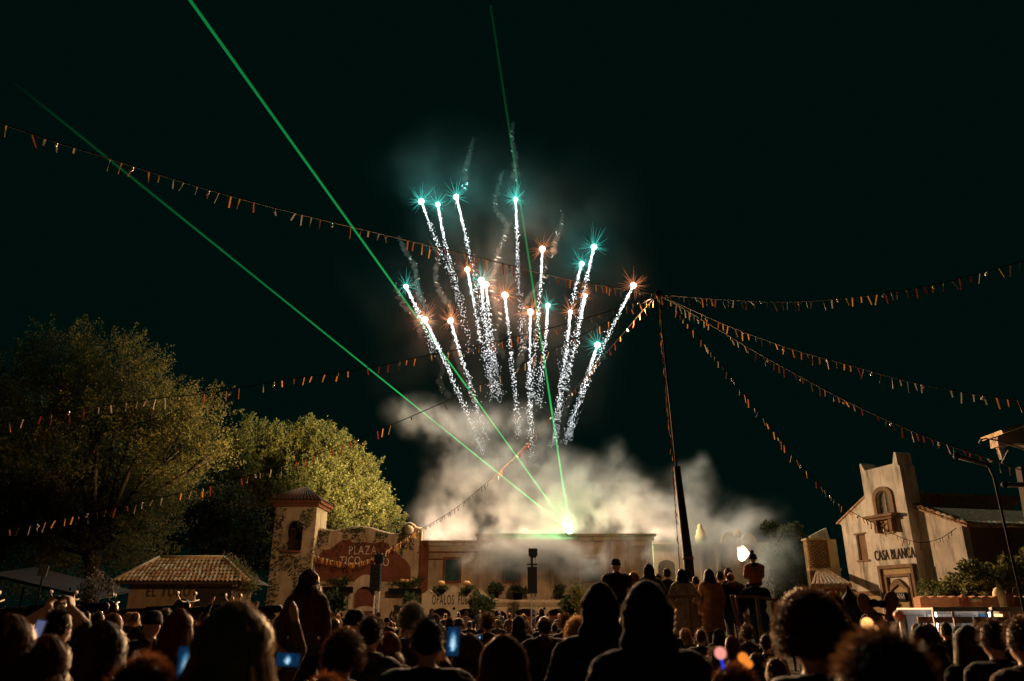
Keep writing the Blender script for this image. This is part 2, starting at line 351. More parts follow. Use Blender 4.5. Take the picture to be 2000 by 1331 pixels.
for px in (887, 1063): S(MB().ell((ax(px), YA - .05, az(1189)), .09, 8, 6), 'wall_boss', M_black, smooth=True)
# ================================================================== low wing on the right of the stage
YW = 54.5
rw = empty('mission_wing', (at(1380, 1100, YW).x, YW, 0), label='low hazy mission wing with round gables, niche and broken opening, right of the mast', cat='building')
def W(b, name, m, smooth=False):
    o = b.build(name, m, rw, smooth); o.location = -Vector(rw.location); return o
def wp(px, py): q = at(px, py, YW); return (q.x, q.z)
hole1 = [wp(*q) for q in ((1440, 1069), (1452, 1066), (1460, 1074), (1464, 1084), (1456, 1094), (1449, 1097), (1442, 1093))]
hole2 = [wp(*q) for q in ((1482, 1060), (1490, 1059), (1492, 1066), (1487, 1073))]
niche = arch_hole(wp(1285, 1110)[0], wp(1320, 1110)[0], .5, wp(1300, 1108)[1], wp(1300, 1094)[1])
out = [wp(1510, 1064), wp(1411, 1064)]
W(MB().slab([(wp(1276, 1190)[0], 0), (wp(1510, 1190)[0], 0), wp(1510, 1064), wp(1276, 1064)], YW, YW + .5, [hole1, hole2, niche]), 'front_wall', M_cream)
W(MB().bb((wp(1276, 1100)[0], YW - .15, wp(1300, 1064)[1]), (wp(1510, 1100)[0], YW + .6, wp(1300, 1064)[1] + .12)), 'cornice', M_cream)
W(MB().slab(niche, YW + .35, YW + .45), 'niche_back', M_grey)
for px, r_ in ((1425, 15), (1465, 14)):
    c = wp(px, 1064); W(MB().slab(arc(c[0], c[1] + .12, r_ * .037, r_ * .05, 0, 180, 12), YW + .1, YW + .4), 'round_gable', M_cream)
c = wp(1444, 1050); W(MB().ell((c[0], YW + .3, c[1] + .25), .3, 12, 8).bb((c[0] - .14, YW + .16, c[1] - .4), (c[0] + .14, YW + .44, c[1] + .1)), 'ball_finial', M_cream, True)
c = wp(1372, 1064); W(MB().lathe([(.42, 0), (.42, .5), (.34, .55), (.3, .9), (.16, 1.0), (.2, 1.12), (.14, 1.3), (.02, 1.36)], (c[0], YW + .3, c[1] + .12), 10), 'urn_finial', M_cream, True)
W(MB().bb((wp(1425, 1080)[0], YW + 2.6, 0), (wp(1510, 1080)[0], YW + 2.9, 6.12)), 'opening_backing', M_cream)  # backing wall added to catch the lamp and brighten the opening
lamp('opening_backlight', 'POINT', (wp(1452, 1080)[0], YW + 1.3, 5.2), 1300, (1, .8, .6), .2)  # added lamp that makes the broken opening bright; no room known behind it
for px in (1368, 1400): W(MB().bb((wp(px, 1100)[0], YW - .08, 0), (wp(px + 6, 1100)[0], YW - .003, wp(px, 1066)[1])), 'pilaster', M_cream)
# ================================================================== planters, pumpkins, shrubs in front of the facade
def shrub(name, c, r, n, label, m=M_leaf, size=.2, cat='plant', group=None, pot=None):
    e = empty(name, (c[0], c[1], 0 if pot is None else c[2] - r[2]), label=label, cat=cat, group=group); L0 = Vector(e.location); pts = []
    lob = [(Vector((R.gauss(0, .45) * r[0], R.gauss(0, .4) * r[1], R.uniform(-.5, .6) * r[2])), R.uniform(.3, .55)) for _ in range(8)]
    for i in range(n):
        lc, lr = R.choice(lob); d_ = Vector((R.gauss(0, 1), R.gauss(0, 1), R.gauss(0, 1))).normalized() * R.random() ** .4
        pts.append(Vector(c) - L0 + lc + Vector((d_.x * r[0] * lr, d_.y * r[1] * lr, d_.z * r[2] * lr)))
    foliage(pts, size, m, 'leaves', e)
    if pot is None:
        b = MB()
        for lc, lr in lob[:5]:
            q = Vector(c) - L0 + lc; b.tube([(R.uniform(-.08, .08), R.uniform(-.08, .08), 0), (q.x * .4, q.y * .4, q.z * .5), q], [.05, .035, .012], 5)
        b.build('stems', M_wood, e)
    else:
        pot(e)
    return e
for px0, px1, py, lab in ((632, 688, 1143, 'dark planter box of trailing plants on the plaza gable, left of the arch'), (760, 822, 1146, 'dark planter box of pale flowering plants on the plaza gable, right of the arch')):
    q0 = at(px0, py, 51.3); q1 = at(px1, py, 51.3); wdt = q1.x - q0.x
    def pot(e, wdt=wdt): MB().bb((-wdt / 2, -.2, -.28), (wdt / 2, .45, .06)).build('box', M_black, e)
    shrub('planter_box', ((q0 + q1) / 2 + Vector((0, 0, .22))), (wdt * .55, .35, .4), 420, lab, size=.16, cat='planter', pot=pot)
for px, py, lab in ((862, 1151, 'round hanging basket under a pumpkin above the first parapet scallop'), (912, 1151, 'round hanging basket under a pumpkin above the second parapet scallop')):
    q = at(px, py, 50.0)
    def pot(e): MB().lathe([(.1, -.05), (.28, .08), (.32, .22), (.3, .24)], (0, 0, 0), 12).build('basket', M_black, e, True)
    shrub('hanging_basket', q, (.42, .35, .24), 240, lab, size=.15, cat='basket', pot=pot)
def pumpkin(q, r, lab):
    e = MB(); n = 18; m = 8; v = []
    for i in range(m + 1):
        a = -math.pi / 2 + math.pi * i / m
        for j in range(n):
            t_ = 2 * math.pi * j / n; k = r * (1 - .1 * (j % 3 == 0)) * math.cos(a) + .004
            v.append((k * math.cos(t_), k * math.sin(t_), r * .72 * math.sin(a) * (1 - .15 * (abs(math.sin(a)) > .95))))
    e.add(v, [(i * n + j, i * n + (j + 1) % n, (i + 1) * n + (j + 1) % n, (i + 1) * n + j) for i in range(m) for j in range(n)])
    o = e.build('pumpkin', M_pump, None, True, q); tag(o, lab, 'pumpkin')
    MB().tube([(0, 0, r * .55), (.02, 0, r * .85), (.06, 0, r)], [.03, .022, .018], 5).build('stalk', M_wood, o)
for px, py, lab in ((663, 1131, 'pumpkin on the planter box left of the plaza arch'), (786, 1134, 'leftmost of three pumpkins on the planter box right of the plaza arch'), (795, 1135, 'middle of three pumpkins on the planter box right of the plaza arch'), (805, 1134, 'rightmost of three pumpkins on the planter box right of the plaza arch')):
    pumpkin(at(px, py, 51.2), .17, lab)
pumpkin(at(862, 1140, 50.0), .24, 'pumpkin on the hanging basket above the word OPALOS')
pumpkin(at(912, 1140, 50.0), .24, 'pumpkin on the hanging basket above the word FUEGO')
for px, py, Y, rr, n, lab in ((652, 1176, 49.5, (.7, .6, .9), 500, 'spiky palm-like shrub left of the plaza door'), (803, 1182, 49.5, (.45, .4, .7), 300, 'small palm-like shrub right of the plaza door'), (944, 1184, 49.3, (.62, .5, .75), 500, 'dark rounded shrub between the FUEGO arch and the next arch'), (1118, 1185, 48, (.8, .6, .9), 700, 'glossy shrub in front of the arcade right of the second loudspeaker tower')):
    shrub('shrub', at(px, py, Y), rr, n, lab, size=.34, cat='shrub')
for px, py, lab in ((965, 1148, 'dark potted shrub on the balcony left of the second loudspeaker'), (1012, 1150, 'dark potted shrub on the balcony right behind the second loudspeaker'), (1100, 1155, 'dark potted shrub on the balcony near the hooded men')):
    def pot(e): MB().lathe([(.25, -.35), (.34, .1), (.36, .12)], (0, 0, 0), 10).build('pot', M_black, e, True)
    shrub('potted_shrub', at(px, py, 51.2), (.6, .4, .4), 400, lab, size=.2, cat='plant', pot=pot)
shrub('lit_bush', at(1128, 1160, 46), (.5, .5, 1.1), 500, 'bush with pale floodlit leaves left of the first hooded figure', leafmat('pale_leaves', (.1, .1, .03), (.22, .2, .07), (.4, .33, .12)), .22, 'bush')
shrub('garden_bush', at(1545, 1105, 41), (1.25, 1.2, 2.1), 4200, 'dark rounded garden tree in drifting smoke, just right of the pompom child', leafmat('olive_leaves', (.03, .045, .012), (.08, .09, .03), (.18, .17, .06)), .2, 'bush')
shrub('garden_bush', at(1560, 1090, 38), (1.25, 1.2, 1.8), 3400, 'dark tall garden bush beside the lattice wall', MATS['olive_leaves'], .2, 'bush')
shrub('garden_bush', at(1500, 1038, 43), (.75, .7, .6), 900, 'small lit bush tip poking up at the top left of the smoky garden', MATS['olive_leaves'], .17, 'bush')
# ================================================================== loudspeaker towers
def speaker_tower(px, Y, top_py, box0, box1, wpx, lab, pole_lab):
    q = at(px, 1200, Y); zt = at(px, top_py, Y).z; m_ = mpp(px, 1140, Y)
    e = empty('loudspeaker_tower', (q.x, Y, 0), label=lab, cat='speaker tower'); b = MB(); s_ = .13
    for i in (-1, 1):
        for j in (-1, 1): b.tube([(i * s_, j * s_, 0), (i * s_, j * s_, zt)], .03, 6)
    k = 0; z = .1
    while z < zt - .3:
        for a, c in (((-1, -1), (1, -1)), ((1, 1), (-1, 1)), ((-1, 1), (-1, -1)), ((1, -1), (1, 1))):
            sgn = k % 2; b.tube([(a[0] * s_, a[1] * s_, z + (0 if sgn else .26)), (c[0] * s_, c[1] * s_, z + (.26 if sgn else 0))], .014, 4)
        z += .26; k += 1
    b.build('lattice_mast', mat('aluminium', (.55, .5, .45), .45, .1, metal=.6), e)
    MB().box((0, 0, .03), (.9, .9, .06)).build('base_plate', M_black, e)
    z0, z1_ = at(px, box1, Y).z, at(px, box0, Y).z
    n = 5; hh = (z1_ - z0) / n
    for i in range(n):
        c = MB().box((-.06, -.42, z0 + hh * (i + .5)), (wpx * m_, .5, hh * .97)); o = c.build('speaker_cabinet', M_black, e)
        MB().box((-.06, .42 - .42 - .68 + .0, z0 + hh * (i + .5)), (wpx * m_ * .9, .02, hh * .8)).build('cabinet_back_panel', mat('grille', (.011, .011, .012), .6, .2, 30, .5, 120, spec=.1), o)
    MB().box((-.06, -.35, z1_ + .16), (wpx * m_ * 1.1, .08, .07)).box((-.06, -.2, z1_ + .3), (.1, .1, .6)).build('hanging_bar', M_black, e)
    MB().box((0, -.1, zt), (.34, .34, .1)).build('head_block', M_black, e)
    f = MB().box((.0, .0, zt + .25), (.5, .35, .4)).build('assumed_lamp_housing', M_black, e)  # housing added to go with the assumed floodlights above
speaker_tower(734, 44, 1100, 1104, 1155, 19, 'aluminium lattice tower with hanging black loudspeakers before the plaza arch', '')
speaker_tower(1042, 44, 1088, 1109, 1160, 18, 'aluminium lattice tower with hanging black loudspeakers before the smoky stage building', '')
# stage barrier
e = empty('crowd_barrier', (at(895, 1213, 46).x, 46, 0), label='low dark barrier rail in front of the OPALOS arcade', cat='barrier')
MB().tube([(-2.6, 0, 1.12), (2.6, 0, 1.12)], .03, 6).build('top_rail', MATS['aluminium'], e)
MB().tube([(-2.6, 0, .15), (2.6, 0, .15)], .025, 6).build('bottom_rail', MATS['aluminium'], e)
for i in range(27): MB().tube([(-2.6 + i * .2, 0, 0), (-2.6 + i * .2, 0, 1.1)], .012, 5).build('bar', MATS['aluminium'], e)
# ================================================================== white chapel-like house on the right
M_white = mat('weathered_white_stucco', (.74, .65, .52), .92, .2, 1.6, .4, 20, stain=(.22, .175, .125))
M_trim = mat('brown_trim', (.26, .15, .08), .8, .25, 4, .2)
M_lou = mat('grey_louvre', (.42, .38, .32), .7, .2, 6, .1)
M_letter = mat('brown_lettering', (.07, .04, .025), .8, .2)
M_yell = mat('yellow_ochre_frame', (.52, .38, .18), .85, .2, 3, .25)
ca = empty('bell_tower_house', (14.88 + .968 * .4, 30 + .25 * .4, 0), rad(-75.5), 'weathered white stucco house with central bell tower reading CASA BLANCA', 'house')
TOWER = {'tower', 'bell_window_surround', 'louvre_back', 'louvre_slat', 'louvre_mullion', 'bell_window_sill', 'corbel', 'ornament_panel', 'ornament_ring', 'door_moulding', 'door_panel_frame', 'ogee_arch_moulding', 'door_tympanum', 'door_sign'}
def K(b, name, m, parent=None, smooth=False):
    o = b.build(name, m, parent or ca, smooth)
    if name in TOWER: o.location.y = .35
    return o
# local frame: x along the front, -y outwards, z up
K(MB().slab([(-3.33, 0), (-1.13, 0), (-1.13, 6.34), (-3.5, 5.3), (-3.33, 5.15)], 0, .3, [[(-2.54, 3.65), (-1.96, 3.65), (-1.96, 4.67), (-2.54, 4.67)]]), 'left_gable_wall', M_white)
K(MB().slab([(1.08, 0), (3.05, 0), (3.05, 4.56), (1.08, 5.33)], 0, .3), 'right_gable_wall', M_white)
K(MB().slab([(-1.13, 0), (1.08, 0), (1.08, 7.0), (1.0, 7.02), (1.0, 7.52), (.9, 7.55), (.8, 7.3), (.74, 7.12), (-.88, 7.12), (-.98, 7.3), (-1.05, 7.45), (-1.13, 7.42)], -.75, -.05, [arch_hole(-.47, .3, 5.25, 5.85, 6.18)]), 'tower', M_white)
K(MB().slab(arch_hole(-.64, .47, 5.22, 5.92, 6.34), -.82, -.753, [arch_hole(-.47, .3, 5.25, 5.85, 6.18)]), 'bell_window_surround', M_trim)
lv = K(MB().slab(arch_hole(-.47, .3, 5.25, 5.85, 6.18), -.45, -.4), 'louvre_back', M_dark)
for i in range(13):
    z = 5.3 + i * .066; hw = .37 if z < 5.85 else .37 * math.sqrt(max(.05, 1 - ((z - 5.85) / .34) ** 2))
    K(MB().box((-.085, -.62, z), (hw * 2, .09, .018), Matrix.Rotation(rad(38), 3, 'X')), 'louvre_slat', M_lou)
K(MB().box((-.085, -.66, 5.7), (.04, .05, .9)), 'louvre_mullion', M_lou)
K(MB().bb((-.94, -1.15, 5.13), (.66, -.753, 5.23)).bb((-.8, -1.05, 5.03), (.52, -.753, 5.128)), 'bell_window_sill', M_trim)
for x in (-.5, .32): K(MB().bb((x - .07, -1.0, 4.55), (x + .09, -.753, 5.028)), 'corbel', M_trim)
K(MB().bb((-.4, -.83, 4.5), (.24, -.753, 5.02)), 'ornament_panel', M_yell)
for cx, r_, zz in ((-.08, .15, 4.74), (-.29, .085, 4.9), (.13, .085, 4.9)):
    K(MB().tube([(cx + r_ * math.cos(a * .45), -.86, zz + r_ * math.sin(a * .45)) for a in range(15)], .035, 6), 'ornament_ring', M_trim, smooth=True)
text('lettering', 'CASA BLANCA', M_letter, .56, (-.01, -.415, 3.7), (rad(90), 0, 0), ca, .56, .015, 1.05)
# left window with closed board shutter
K(MB().bb((-2.62, -.06, 3.57), (-1.88, -.003, 3.645)), 'window_sill', M_trim)
K(MB().bb((-2.54, .1, 3.65), (-1.96, .16, 4.67)), 'window_shutter', M_trim)
K(MB().bb((-2.6, -.05, 4.68), (-1.9, -.003, 4.74)), 'window_lintel', M_trim)
# stepped door surrounds
for (x0, x1, z1_, t_, yy) in ((-.9, .98, 3.32, .13, -.9), (-.64, .73, 2.98, .1, -.86)):
    K(MB().slab([(x0, 1.2), (x0, z1_), (x1, z1_), (x1, 1.2), (x1 - t_, 1.2), (x1 - t_, z1_ - t_), (x0 + t_, z1_ - t_), (x0 + t_, 1.2)], yy, -.753), 'door_moulding', M_trim if t_ > .12 else M_trim)
K(MB().slab([(-.77, 1.2), (.85, 1.2), (.85, 3.185), (-.77, 3.185)], -.80, -.753, [[(-.64, 1.21), (.73, 1.21), (.73, 2.97), (-.64, 2.97)]]), 'door_panel_frame', M_yell)
ag = [(-.42, 1.2), (-.42, 2.45), (-.33, 2.6), (-.12, 2.78), (.06, 2.8), (.2, 2.72), (.42, 2.5), (.52, 2.42), (.52, 1.2)]
K(MB().slab(ag + [(.45, 1.2), (.45, 2.38), (.05, 2.6), (-.35, 2.4), (-.35, 1.2)], -.87, -.753), 'ogee_arch_moulding', M_trim)
K(MB().slab([(-.34, 1.2), (.44, 1.2), (.44, 2.37), (.05, 2.58), (-.34, 2.39)], -.79, -.753), 'door_tympanum', M_yell)
sg = K(MB().bb((-.38, -.98, 2.02), (.46, -.88, 2.3)), 'door_sign', M_black)
text('sign_lettering', 'ADUANA', M_lett, .3, (.04, -.985, 2.16), (rad(90), 0, 0), sg, .62, .006, 1.05)
K(MB().bb((-3.4, -.2, 2.25), (-1.14, -.003, 2.4)).bb((-3.45, -.3, 1.85), (-1.14, -.003, 2.0)), 'base_cornice', M_trim)
K(MB().bb((-3.38, -.12, 0), (-1.14, -.003, 2.248)), 'plinth', M_yell)
K(MB().bb((1.1, -.15, 2.38), (3.1, -.003, 2.5)), 'base_cornice', M_trim)
# side wall facing the camera, roof and round tiles along verge and eave
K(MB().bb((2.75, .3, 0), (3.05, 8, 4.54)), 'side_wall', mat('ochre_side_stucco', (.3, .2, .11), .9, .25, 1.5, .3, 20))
K(MB().bb((3.055, 2.2, .1), (3.1, 3.3, 3.0)), 'side_door', M_dark)
K(MB().bb((-3.33, .3, 0), (-3.03, 8, 5.1)), 'far_side_wall', M_white)
rf = K(MB().add([(3.4, -.12, 4.47), (3.4, 8, 4.47), (1.05, 8, 5.42), (1.05, -.12, 5.42), (3.4, -.12, 4.41), (3.4, 8, 4.41), (1.05, 8, 5.36), (1.05, -.12, 5.36)], [(0, 1, 2, 3), (7, 6, 5, 4), (0, 4, 5, 1), (3, 2, 6, 7), (0, 3, 7, 4), (1, 5, 6, 2)]), 'right_roof', M_tile)
rl = K(MB().add([(-3.6, -.06, 5.3), (-3.6, 8, 5.3), (-1.1, 8, 6.4), (-1.14, -.06, 6.4), (-3.6, -.06, 5.24), (-3.6, 8, 5.24), (-1.1, 8, 6.34), (-1.14, -.06, 6.34)], [(0, 1, 2, 3), (7, 6, 5, 4), (0, 4, 5, 1), (3, 2, 6, 7), (0, 3, 7, 4), (1, 5, 6, 2)]), 'left_roof', M_tile)
bt = MB(); v = []; n = 7
for i in range(n + 1):
    a = math.pi * i / n
    for y, r_ in ((-.2, .10), (.2, .085)): v.append((r_ * math.cos(a), y, r_ * math.sin(a)))
for i in range(n + 1):
    a = math.pi * i / n
    for y, r_ in ((-.2, .085), (.2, .07)): v.append((r_ * math.cos(a), y, r_ * math.sin(a)))
o_ = 2 * (n + 1)
f = [(2 * i, 2 * i + 2, 2 * i + 3, 2 * i + 1) for i in range(n)] + [(o_ + 2 * i, o_ + 2 * i + 1, o_ + 2 * i + 3, o_ + 2 * i + 2) for i in range(n)] + [(2 * i, o_ + 2 * i, o_ + 2 * i + 2, 2 * i + 2) for i in range(n)] + [(2 * i + 1, 2 * i + 3, o_ + 2 * i + 3, o_ + 2 * i + 1) for i in range(n)]
TILE_MS = []
for i, c in enumerate(((.48, .26, .14), (.60, .40, .24), (.40, .2, .11), (.66, .50, .34))):
    TILE_MS.append(MB().add(v, f).me('roof_tile', mat('roof_tile_%d' % i, c, .8, .3, 14, .3, 60), True))
sl = math.atan2(.95, 2.35)
for j in range(2):
    for i in range(9 if j == 0 else 9):
        t_ = i / 9
        o = link('roof_tile', R.choice(TILE_MS), rf, (3.34 - 2.3 * t_, -.06 + j * .24, 4.53 + .93 * t_ + R.uniform(0, .02)), (rad(0), sl - .06, rad(90 + R.uniform(-4, 4))))
        o.rotation_euler = (Matrix.Rotation(sl, 3, 'Y') @ Matrix.Rotation(rad(90 + R.uniform(-3, 3)), 3, 'Z') @ Matrix.Rotation(rad(4), 3, 'X')).to_euler()
for i in range(24):
    o = link('roof_tile', R.choice(TILE_MS), rf, (3.3, .45 + i * .235, 4.53 + R.uniform(-.01, .02)))
    o.rotation_euler = (Matrix.Rotation(sl, 3, 'Y') @ Matrix.Rotation(rad(-90 + R.uniform(-3, 3)), 3, 'Z')).to_euler()
# ================================================================== low lattice-walled house left of it
lh = empty('lattice_house', at(1612, 1110, 34) * 1, label='low ochre house with pierced brick screen and tiled lean-to, left of the bell tower house', cat='house')
lh.location.z = 0
def Lh(b, name, m, parent=None):
    o = b.build(name, m, parent or lh); o.location = -Vector(lh.location) if parent is None else (0, 0, 0); return o
def lp(px, py, Y=34): return at(px, py, Y)
a, c = lp(1583, 1110), lp(1642, 1110)
Lh(MB().bb((a.x, 34.15, 0), (c.x, 34.5, lp(1600, 1055).z)), 'back_wall', mat('dark_ochre', (.3, .19, .09), .9, .3, 2, .3))
b = MB(); x = a.x; zt = lp(1600, 1056).z; z0 = lp(1600, 1108).z
k = 0
while x < c.x - .5:
    z = z0
    while z < zt:
        b.box((x + (.045 if k % 2 else 0), 34.05, z), (.06, .12, .045)); z += .075; k += 1
    x += .1; k += 1
tag(Lh(b, 'pierced_brick_screen', mat('screen_brick', (.45, .28, .14), .9, .25, 8, .2)), kind='stuff')
Lh(MB().bb((c.x - .45, 33.95, 0), (c.x - .05, 34.4, zt + .05)), 'pillar', M_yell)
Lh(MB().bb((a.x - .1, 33.9, z0 - .16), (c.x, 34.148, z0 - .04)), 'ledge', M_yell)
Lh(MB().bb((a.x - .05, 33.95, zt + .02), (c.x - .5, 34.55, zt + .1)), 'screen_cap', M_yell)
q0, q1 = lp(1592, 1033), lp(1637, 1056); Lh(MB().slab([(q0.x, q1.z), (q1.x - .1, q1.z), (q1.x - .2, q0.z + .1), (q0.x, q0.z - .25)], 34.6, 34.9), 'upper_wall', M_white)
b = MB(); e0, e1, e2 = lp(1583, 1146, 31.5), lp(1664, 1144, 31.5), lp(1640, 1112, 33.8)
b.add([e0, e1, (e1.x, 33.9, e2.z), (e1.x - .4, 33.9, e2.z - .05), e0 - Vector((0, 0, .1)), e1 - Vector((0, 0, .1)), (e1.x, 33.9, e2.z - .12), (e1.x - .4, 33.9, e2.z - .17)], [(0, 1, 2, 3), (7, 6, 5, 4), (0, 4, 5, 1), (3, 2, 6, 7), (0, 3, 7, 4), (1, 5, 6, 2)])
lr = Lh(b, 'lean_to_roof', M_tile)
b = MB()
for i in range(9):
    t_ = (i + .5) / 9; b.tube([e0.lerp(e1, t_) + Vector((0, -.03, .03)), Vector((e1.x - .4, 33.9, e2.z - .02)).lerp(Vector((e1.x, 33.9, e2.z + .04)), t_)], [.09, .025], 6)
tag(Lh(b, 'lean_to_tiling', M_tile), kind='stuff')
Lh(MB().bb((lp(1585, 1160, 33).x, 33, 0), (lp(1610, 1160, 33).x, 33.3, lp(1600, 1148, 33).z)), 'porch_wall', M_white)
Lh(MB().bb((lp(1610, 1160, 33).x, 33.2, 0), (lp(1662, 1160, 33).x, 33.5, lp(1600, 1148, 33).z)), 'porch_back_wall', M_rust)
shrub('hedge', at(1630, 1188, 26), (1.0, .6, .5), 900, 'dark clipped hedge below the lattice house porch', M_leaf, .14, 'hedge')
shrub('hedge', at(1600, 1200, 25), (.9, .6, .4), 600, 'low dark hedge at the left end below the lattice house', M_leaf, .14, 'hedge')
for px, py, Y, rr, n, lab in ((1812, 1160, 26.5, (.55, .5, .55), 600, 'dark shrub at the foot of the bell tower'), (1875, 1150, 24.5, (.75, .6, .7), 1200, 'leafy shrub before the right wing of the bell tower house'), (1935, 1135, 23.5, (.95, .7, .75), 1900, 'large glossy hedge bush at the right edge above the kiosk wall'), (1985, 1130, 23, (.7, .6, .8), 1300, 'rightmost glossy bush above the kiosk wall'), (1845, 1170, 25, (.6, .5, .4), 600, 'low dark bush above the scalloped kiosk wall')):
    shrub('terrace_shrub', at(px, py, Y), rr, n, lab, MATS['olive_leaves'], .15, 'shrub')
# ================================================================== kiosk wall and kiosks
M_brick = mat('brick_red_plaster', (.30, .15, .09), .9, .3, 3, .3, 30)
YK = 21.0
kw = empty('terrace_wall', (at(1900, 1180, YK).x, YK, 0), label='low brick red terrace wall with pierced arches above the lit kiosks', cat='wall')
def Kw(b, name, m, parent=None, smooth=False):
    o = b.build(name, m, parent or kw, smooth); o.location = -Vector(kw.location); return o
def kp(px, py, Y=YK): return at(px, py, Y)
zt = kp(1900, 1168).z; x0, x1 = kp(1798, 1180).x, kp(2060, 1180).x
sc = []
n = 26
for i in range(n + 1):
    t_ = i / n; sc.append((x1 + (x0 - x1) * t_, zt + (.05 if i % 2 else 0)))
Kw(MB().slab([(x0, 0), (x1, 0)] + sc, YK, YK + .35), 'wall_body', M_brick)
Kw(MB().bb((kp(1897, 1175).x, YK - .04, kp(1900, 1176).z), (kp(1916, 1175).x, YK - .003, kp(1900, 1170).z)), 'name_plate', M_cream)
for px, w_, py in ((1882, 15, 1161), (1972, 13, 1160)):
    xa_, xb_ = kp(px - w_ / 2, 1180).x, kp(px + w_ / 2, 1180).x; z0_, z1_ = kp(px, 1190).z, kp(px, py).z
    fr = Kw(MB().slab(arch_hole(xa_, xb_, z0_, z1_ - .16, z1_), YK - .12, YK - .003, [arch_hole(xa_ + .03, xb_ - .03, z0_ + .02, z1_ - .17, z1_ - .03)]), 'arch_grille_frame', M_rust)
    b = MB()
    for i in (1, 2): b.bb((xa_ + (xb_ - xa_) * i / 3 - .012, YK - .1, z0_), (xa_ + (xb_ - xa_) * i / 3 + .012, YK - .06, z1_ - .03))
    for i in range(1, 5): b.bb((xa_ + .02, YK - .11, z0_ + (z1_ - z0_) * i / 5 - .012), (xb_ - .02, YK - .05, z0_ + (z1_ - z0_) * i / 5 + .012))
    Kw(b, 'arch_grille', M_rust)
c = kp(1958, 1172); Kw(MB().lathe([(.15, -.3), (.16, 0), (.14, .1), (.1, .18), (.04, .22), (.01, .23)], c + Vector((0, .1, .1)), 12), 'rounded_stucco_buttress', M_cream, smooth=True)
M_kw = mat('white_panel', (.75, .72, .7), .5, .08); M_blue = mat('blue_panel', (.05, .2, .42), .5, .2)
M_tube = emat('kiosk_tube_light', (1, .93, .85), 9, True); M_glow = emat('warm_lit_panel', (1, .62, .25), 2.0, True)
def kiosk(pa, pbx, lab, seed):
    Y = 18.5; A = at(pa, 1200, Y); Bq = at(pbx, 1200, Y); e = empty('snack_kiosk', ((A.x + Bq.x) / 2, Y, 0), label=lab, cat='kiosk'); h = (Bq.x - A.x) / 2; zr = at(pa, 1191, Y).z
    MB().bb((-h, -.5, zr), (h, 1.2, zr + .04)).build('roof', M_kw, e)
    MB().bb((-h, -.53, zr - .04), (h, -.505, zr + .055)).build('roof_fascia', mat('pale_metal', (.7, .62, .55), .4, .1), e)
    MB().bb((-h, .2, zr - .3), (h, .26, zr - .16)).build('valance', M_trim, e)
    for x in (-h + .03, h - .03, -h * .25):
        MB().bb((x - .02, -.48, 0), (x + .02, -.44, zr)).build('post', M_kw, e)
    MB().bb((-h, 1.1, 0), (h, 1.16, zr)).build('back_wall', M_kw, e)
    MB().bb((-h, -.4, .5), (h, -.1, .98)).build('counter', M_wood, e)
    MB().bb((h * .05, 1.0, .9), (h * .6, 1.08, zr - .1)).build('wall_panel', M_blue if seed else M_kw, e)
    MB().bb((-h * .8, 1.0, 1.0), (-h * .1, 1.08, zr - .12)).build('menu_board', mat('grey_board', (.25, .25, .25), .5), e)
    MB().bb((h * .63, .98, .7), (h * .97, 1.05, zr - .1)).build('lit_panel', M_glow if seed else M_kw, e)
    MB().tube([(-h * .05, .6, 1.0), (-h * .05 + .03, .6, zr - .06)], .035, 8).build('tube_light', M_tube, e)
    return e
kiosk(1800, 1907, 'white-framed snack kiosk with bright tube light below the terrace wall', 0)
kiosk(1912, 2010, 'snack kiosk with blue and glowing orange back panels at the right edge', 1)
# ================================================================== lamp post and gable at the top right
M_met = mat('grey_metal', (.25, .24, .23), .55, .15, metal=.2)
YG = 17.0
gb = empty('gable_house', (at(1990, 900, YG).x + 1, YG, 0), label='pale gable end of a dark house cut off at the upper right edge', cat='house')
def G(b, name, m): o = b.build(name, m, gb); o.location = -Vector(gb.location); return o
def gp_(px, py): q = at(px, py, YG); return (q.x, q.z)
G(MB().slab([gp_(1948, 853), gp_(2060, 818), gp_(2080, 900), gp_(2010, 872), gp_(1990, 866), gp_(1975, 868), gp_(1950, 872)], YG, YG + .3), 'gable_wall', mat('pale_gable', (.42, .34, .27), .85, .15, 3, .2))
G(MB().slab([gp_(1940, 846), gp_(2060, 806), gp_(2060, 813), gp_(1946, 851), gp_(1944, 853)], YG - .3, YG + .5), 'verge_board', M_cream)
G(MB().slab([gp_(1951, 874), gp_(1966, 873), gp_(1959, 897)], YG + .02, YG + .12), 'bracket_plate', MATS['pale_gable'])
G(MB().slab([gp_(2015, 905), gp_(2120, 905), (gp_(2130, 1200)[0], 0), (gp_(2060, 1200)[0], 0)], YG + .4, YG + .6), 'dark_wall', M_dark)
G(MB().tube([at(1957, 905, YG - .2), at(1970, 880, YG - .2)], .02, 6), 'bracket_strut', M_met)
G(MB().tube([at(1912, 866, YG - .4), at(1916, 859, YG - .4), at(1925, 857, YG - .4), at(1945, 860, YG - .4), at(1975, 869, YG - .4), at(2010, 881, YG - .4)], .018, 6), 'curved_arm', M_met)
def arm_lamp(px0, py0, px1, py1, base, Y, lab):
    a = at(px0, py0, Y); b_ = at(px1, py1, Y); e = empty('tube_lamp', (base[0], base[1], 0), label=lab, cat='lamp'); o = -Vector(e.location)
    t = MB().tube([a, b_], .055, 10).build('lamp_tube', M_met, e, True); t.location = o
    c = MB().ell(a, .075, 8, 6).ell(b_ + (b_ - a).normalized() * .06, .06, 8, 6).build('end_caps', M_black, e, True); c.location = o
    p_ = MB().tube([b_ + Vector((.05, 0, 0)), b_ + Vector((.12, 0, -.3)), (base[0], base[1], 0)], [.025, .025, .03], 8).build('pole', M_black, e, True); p_.location = o
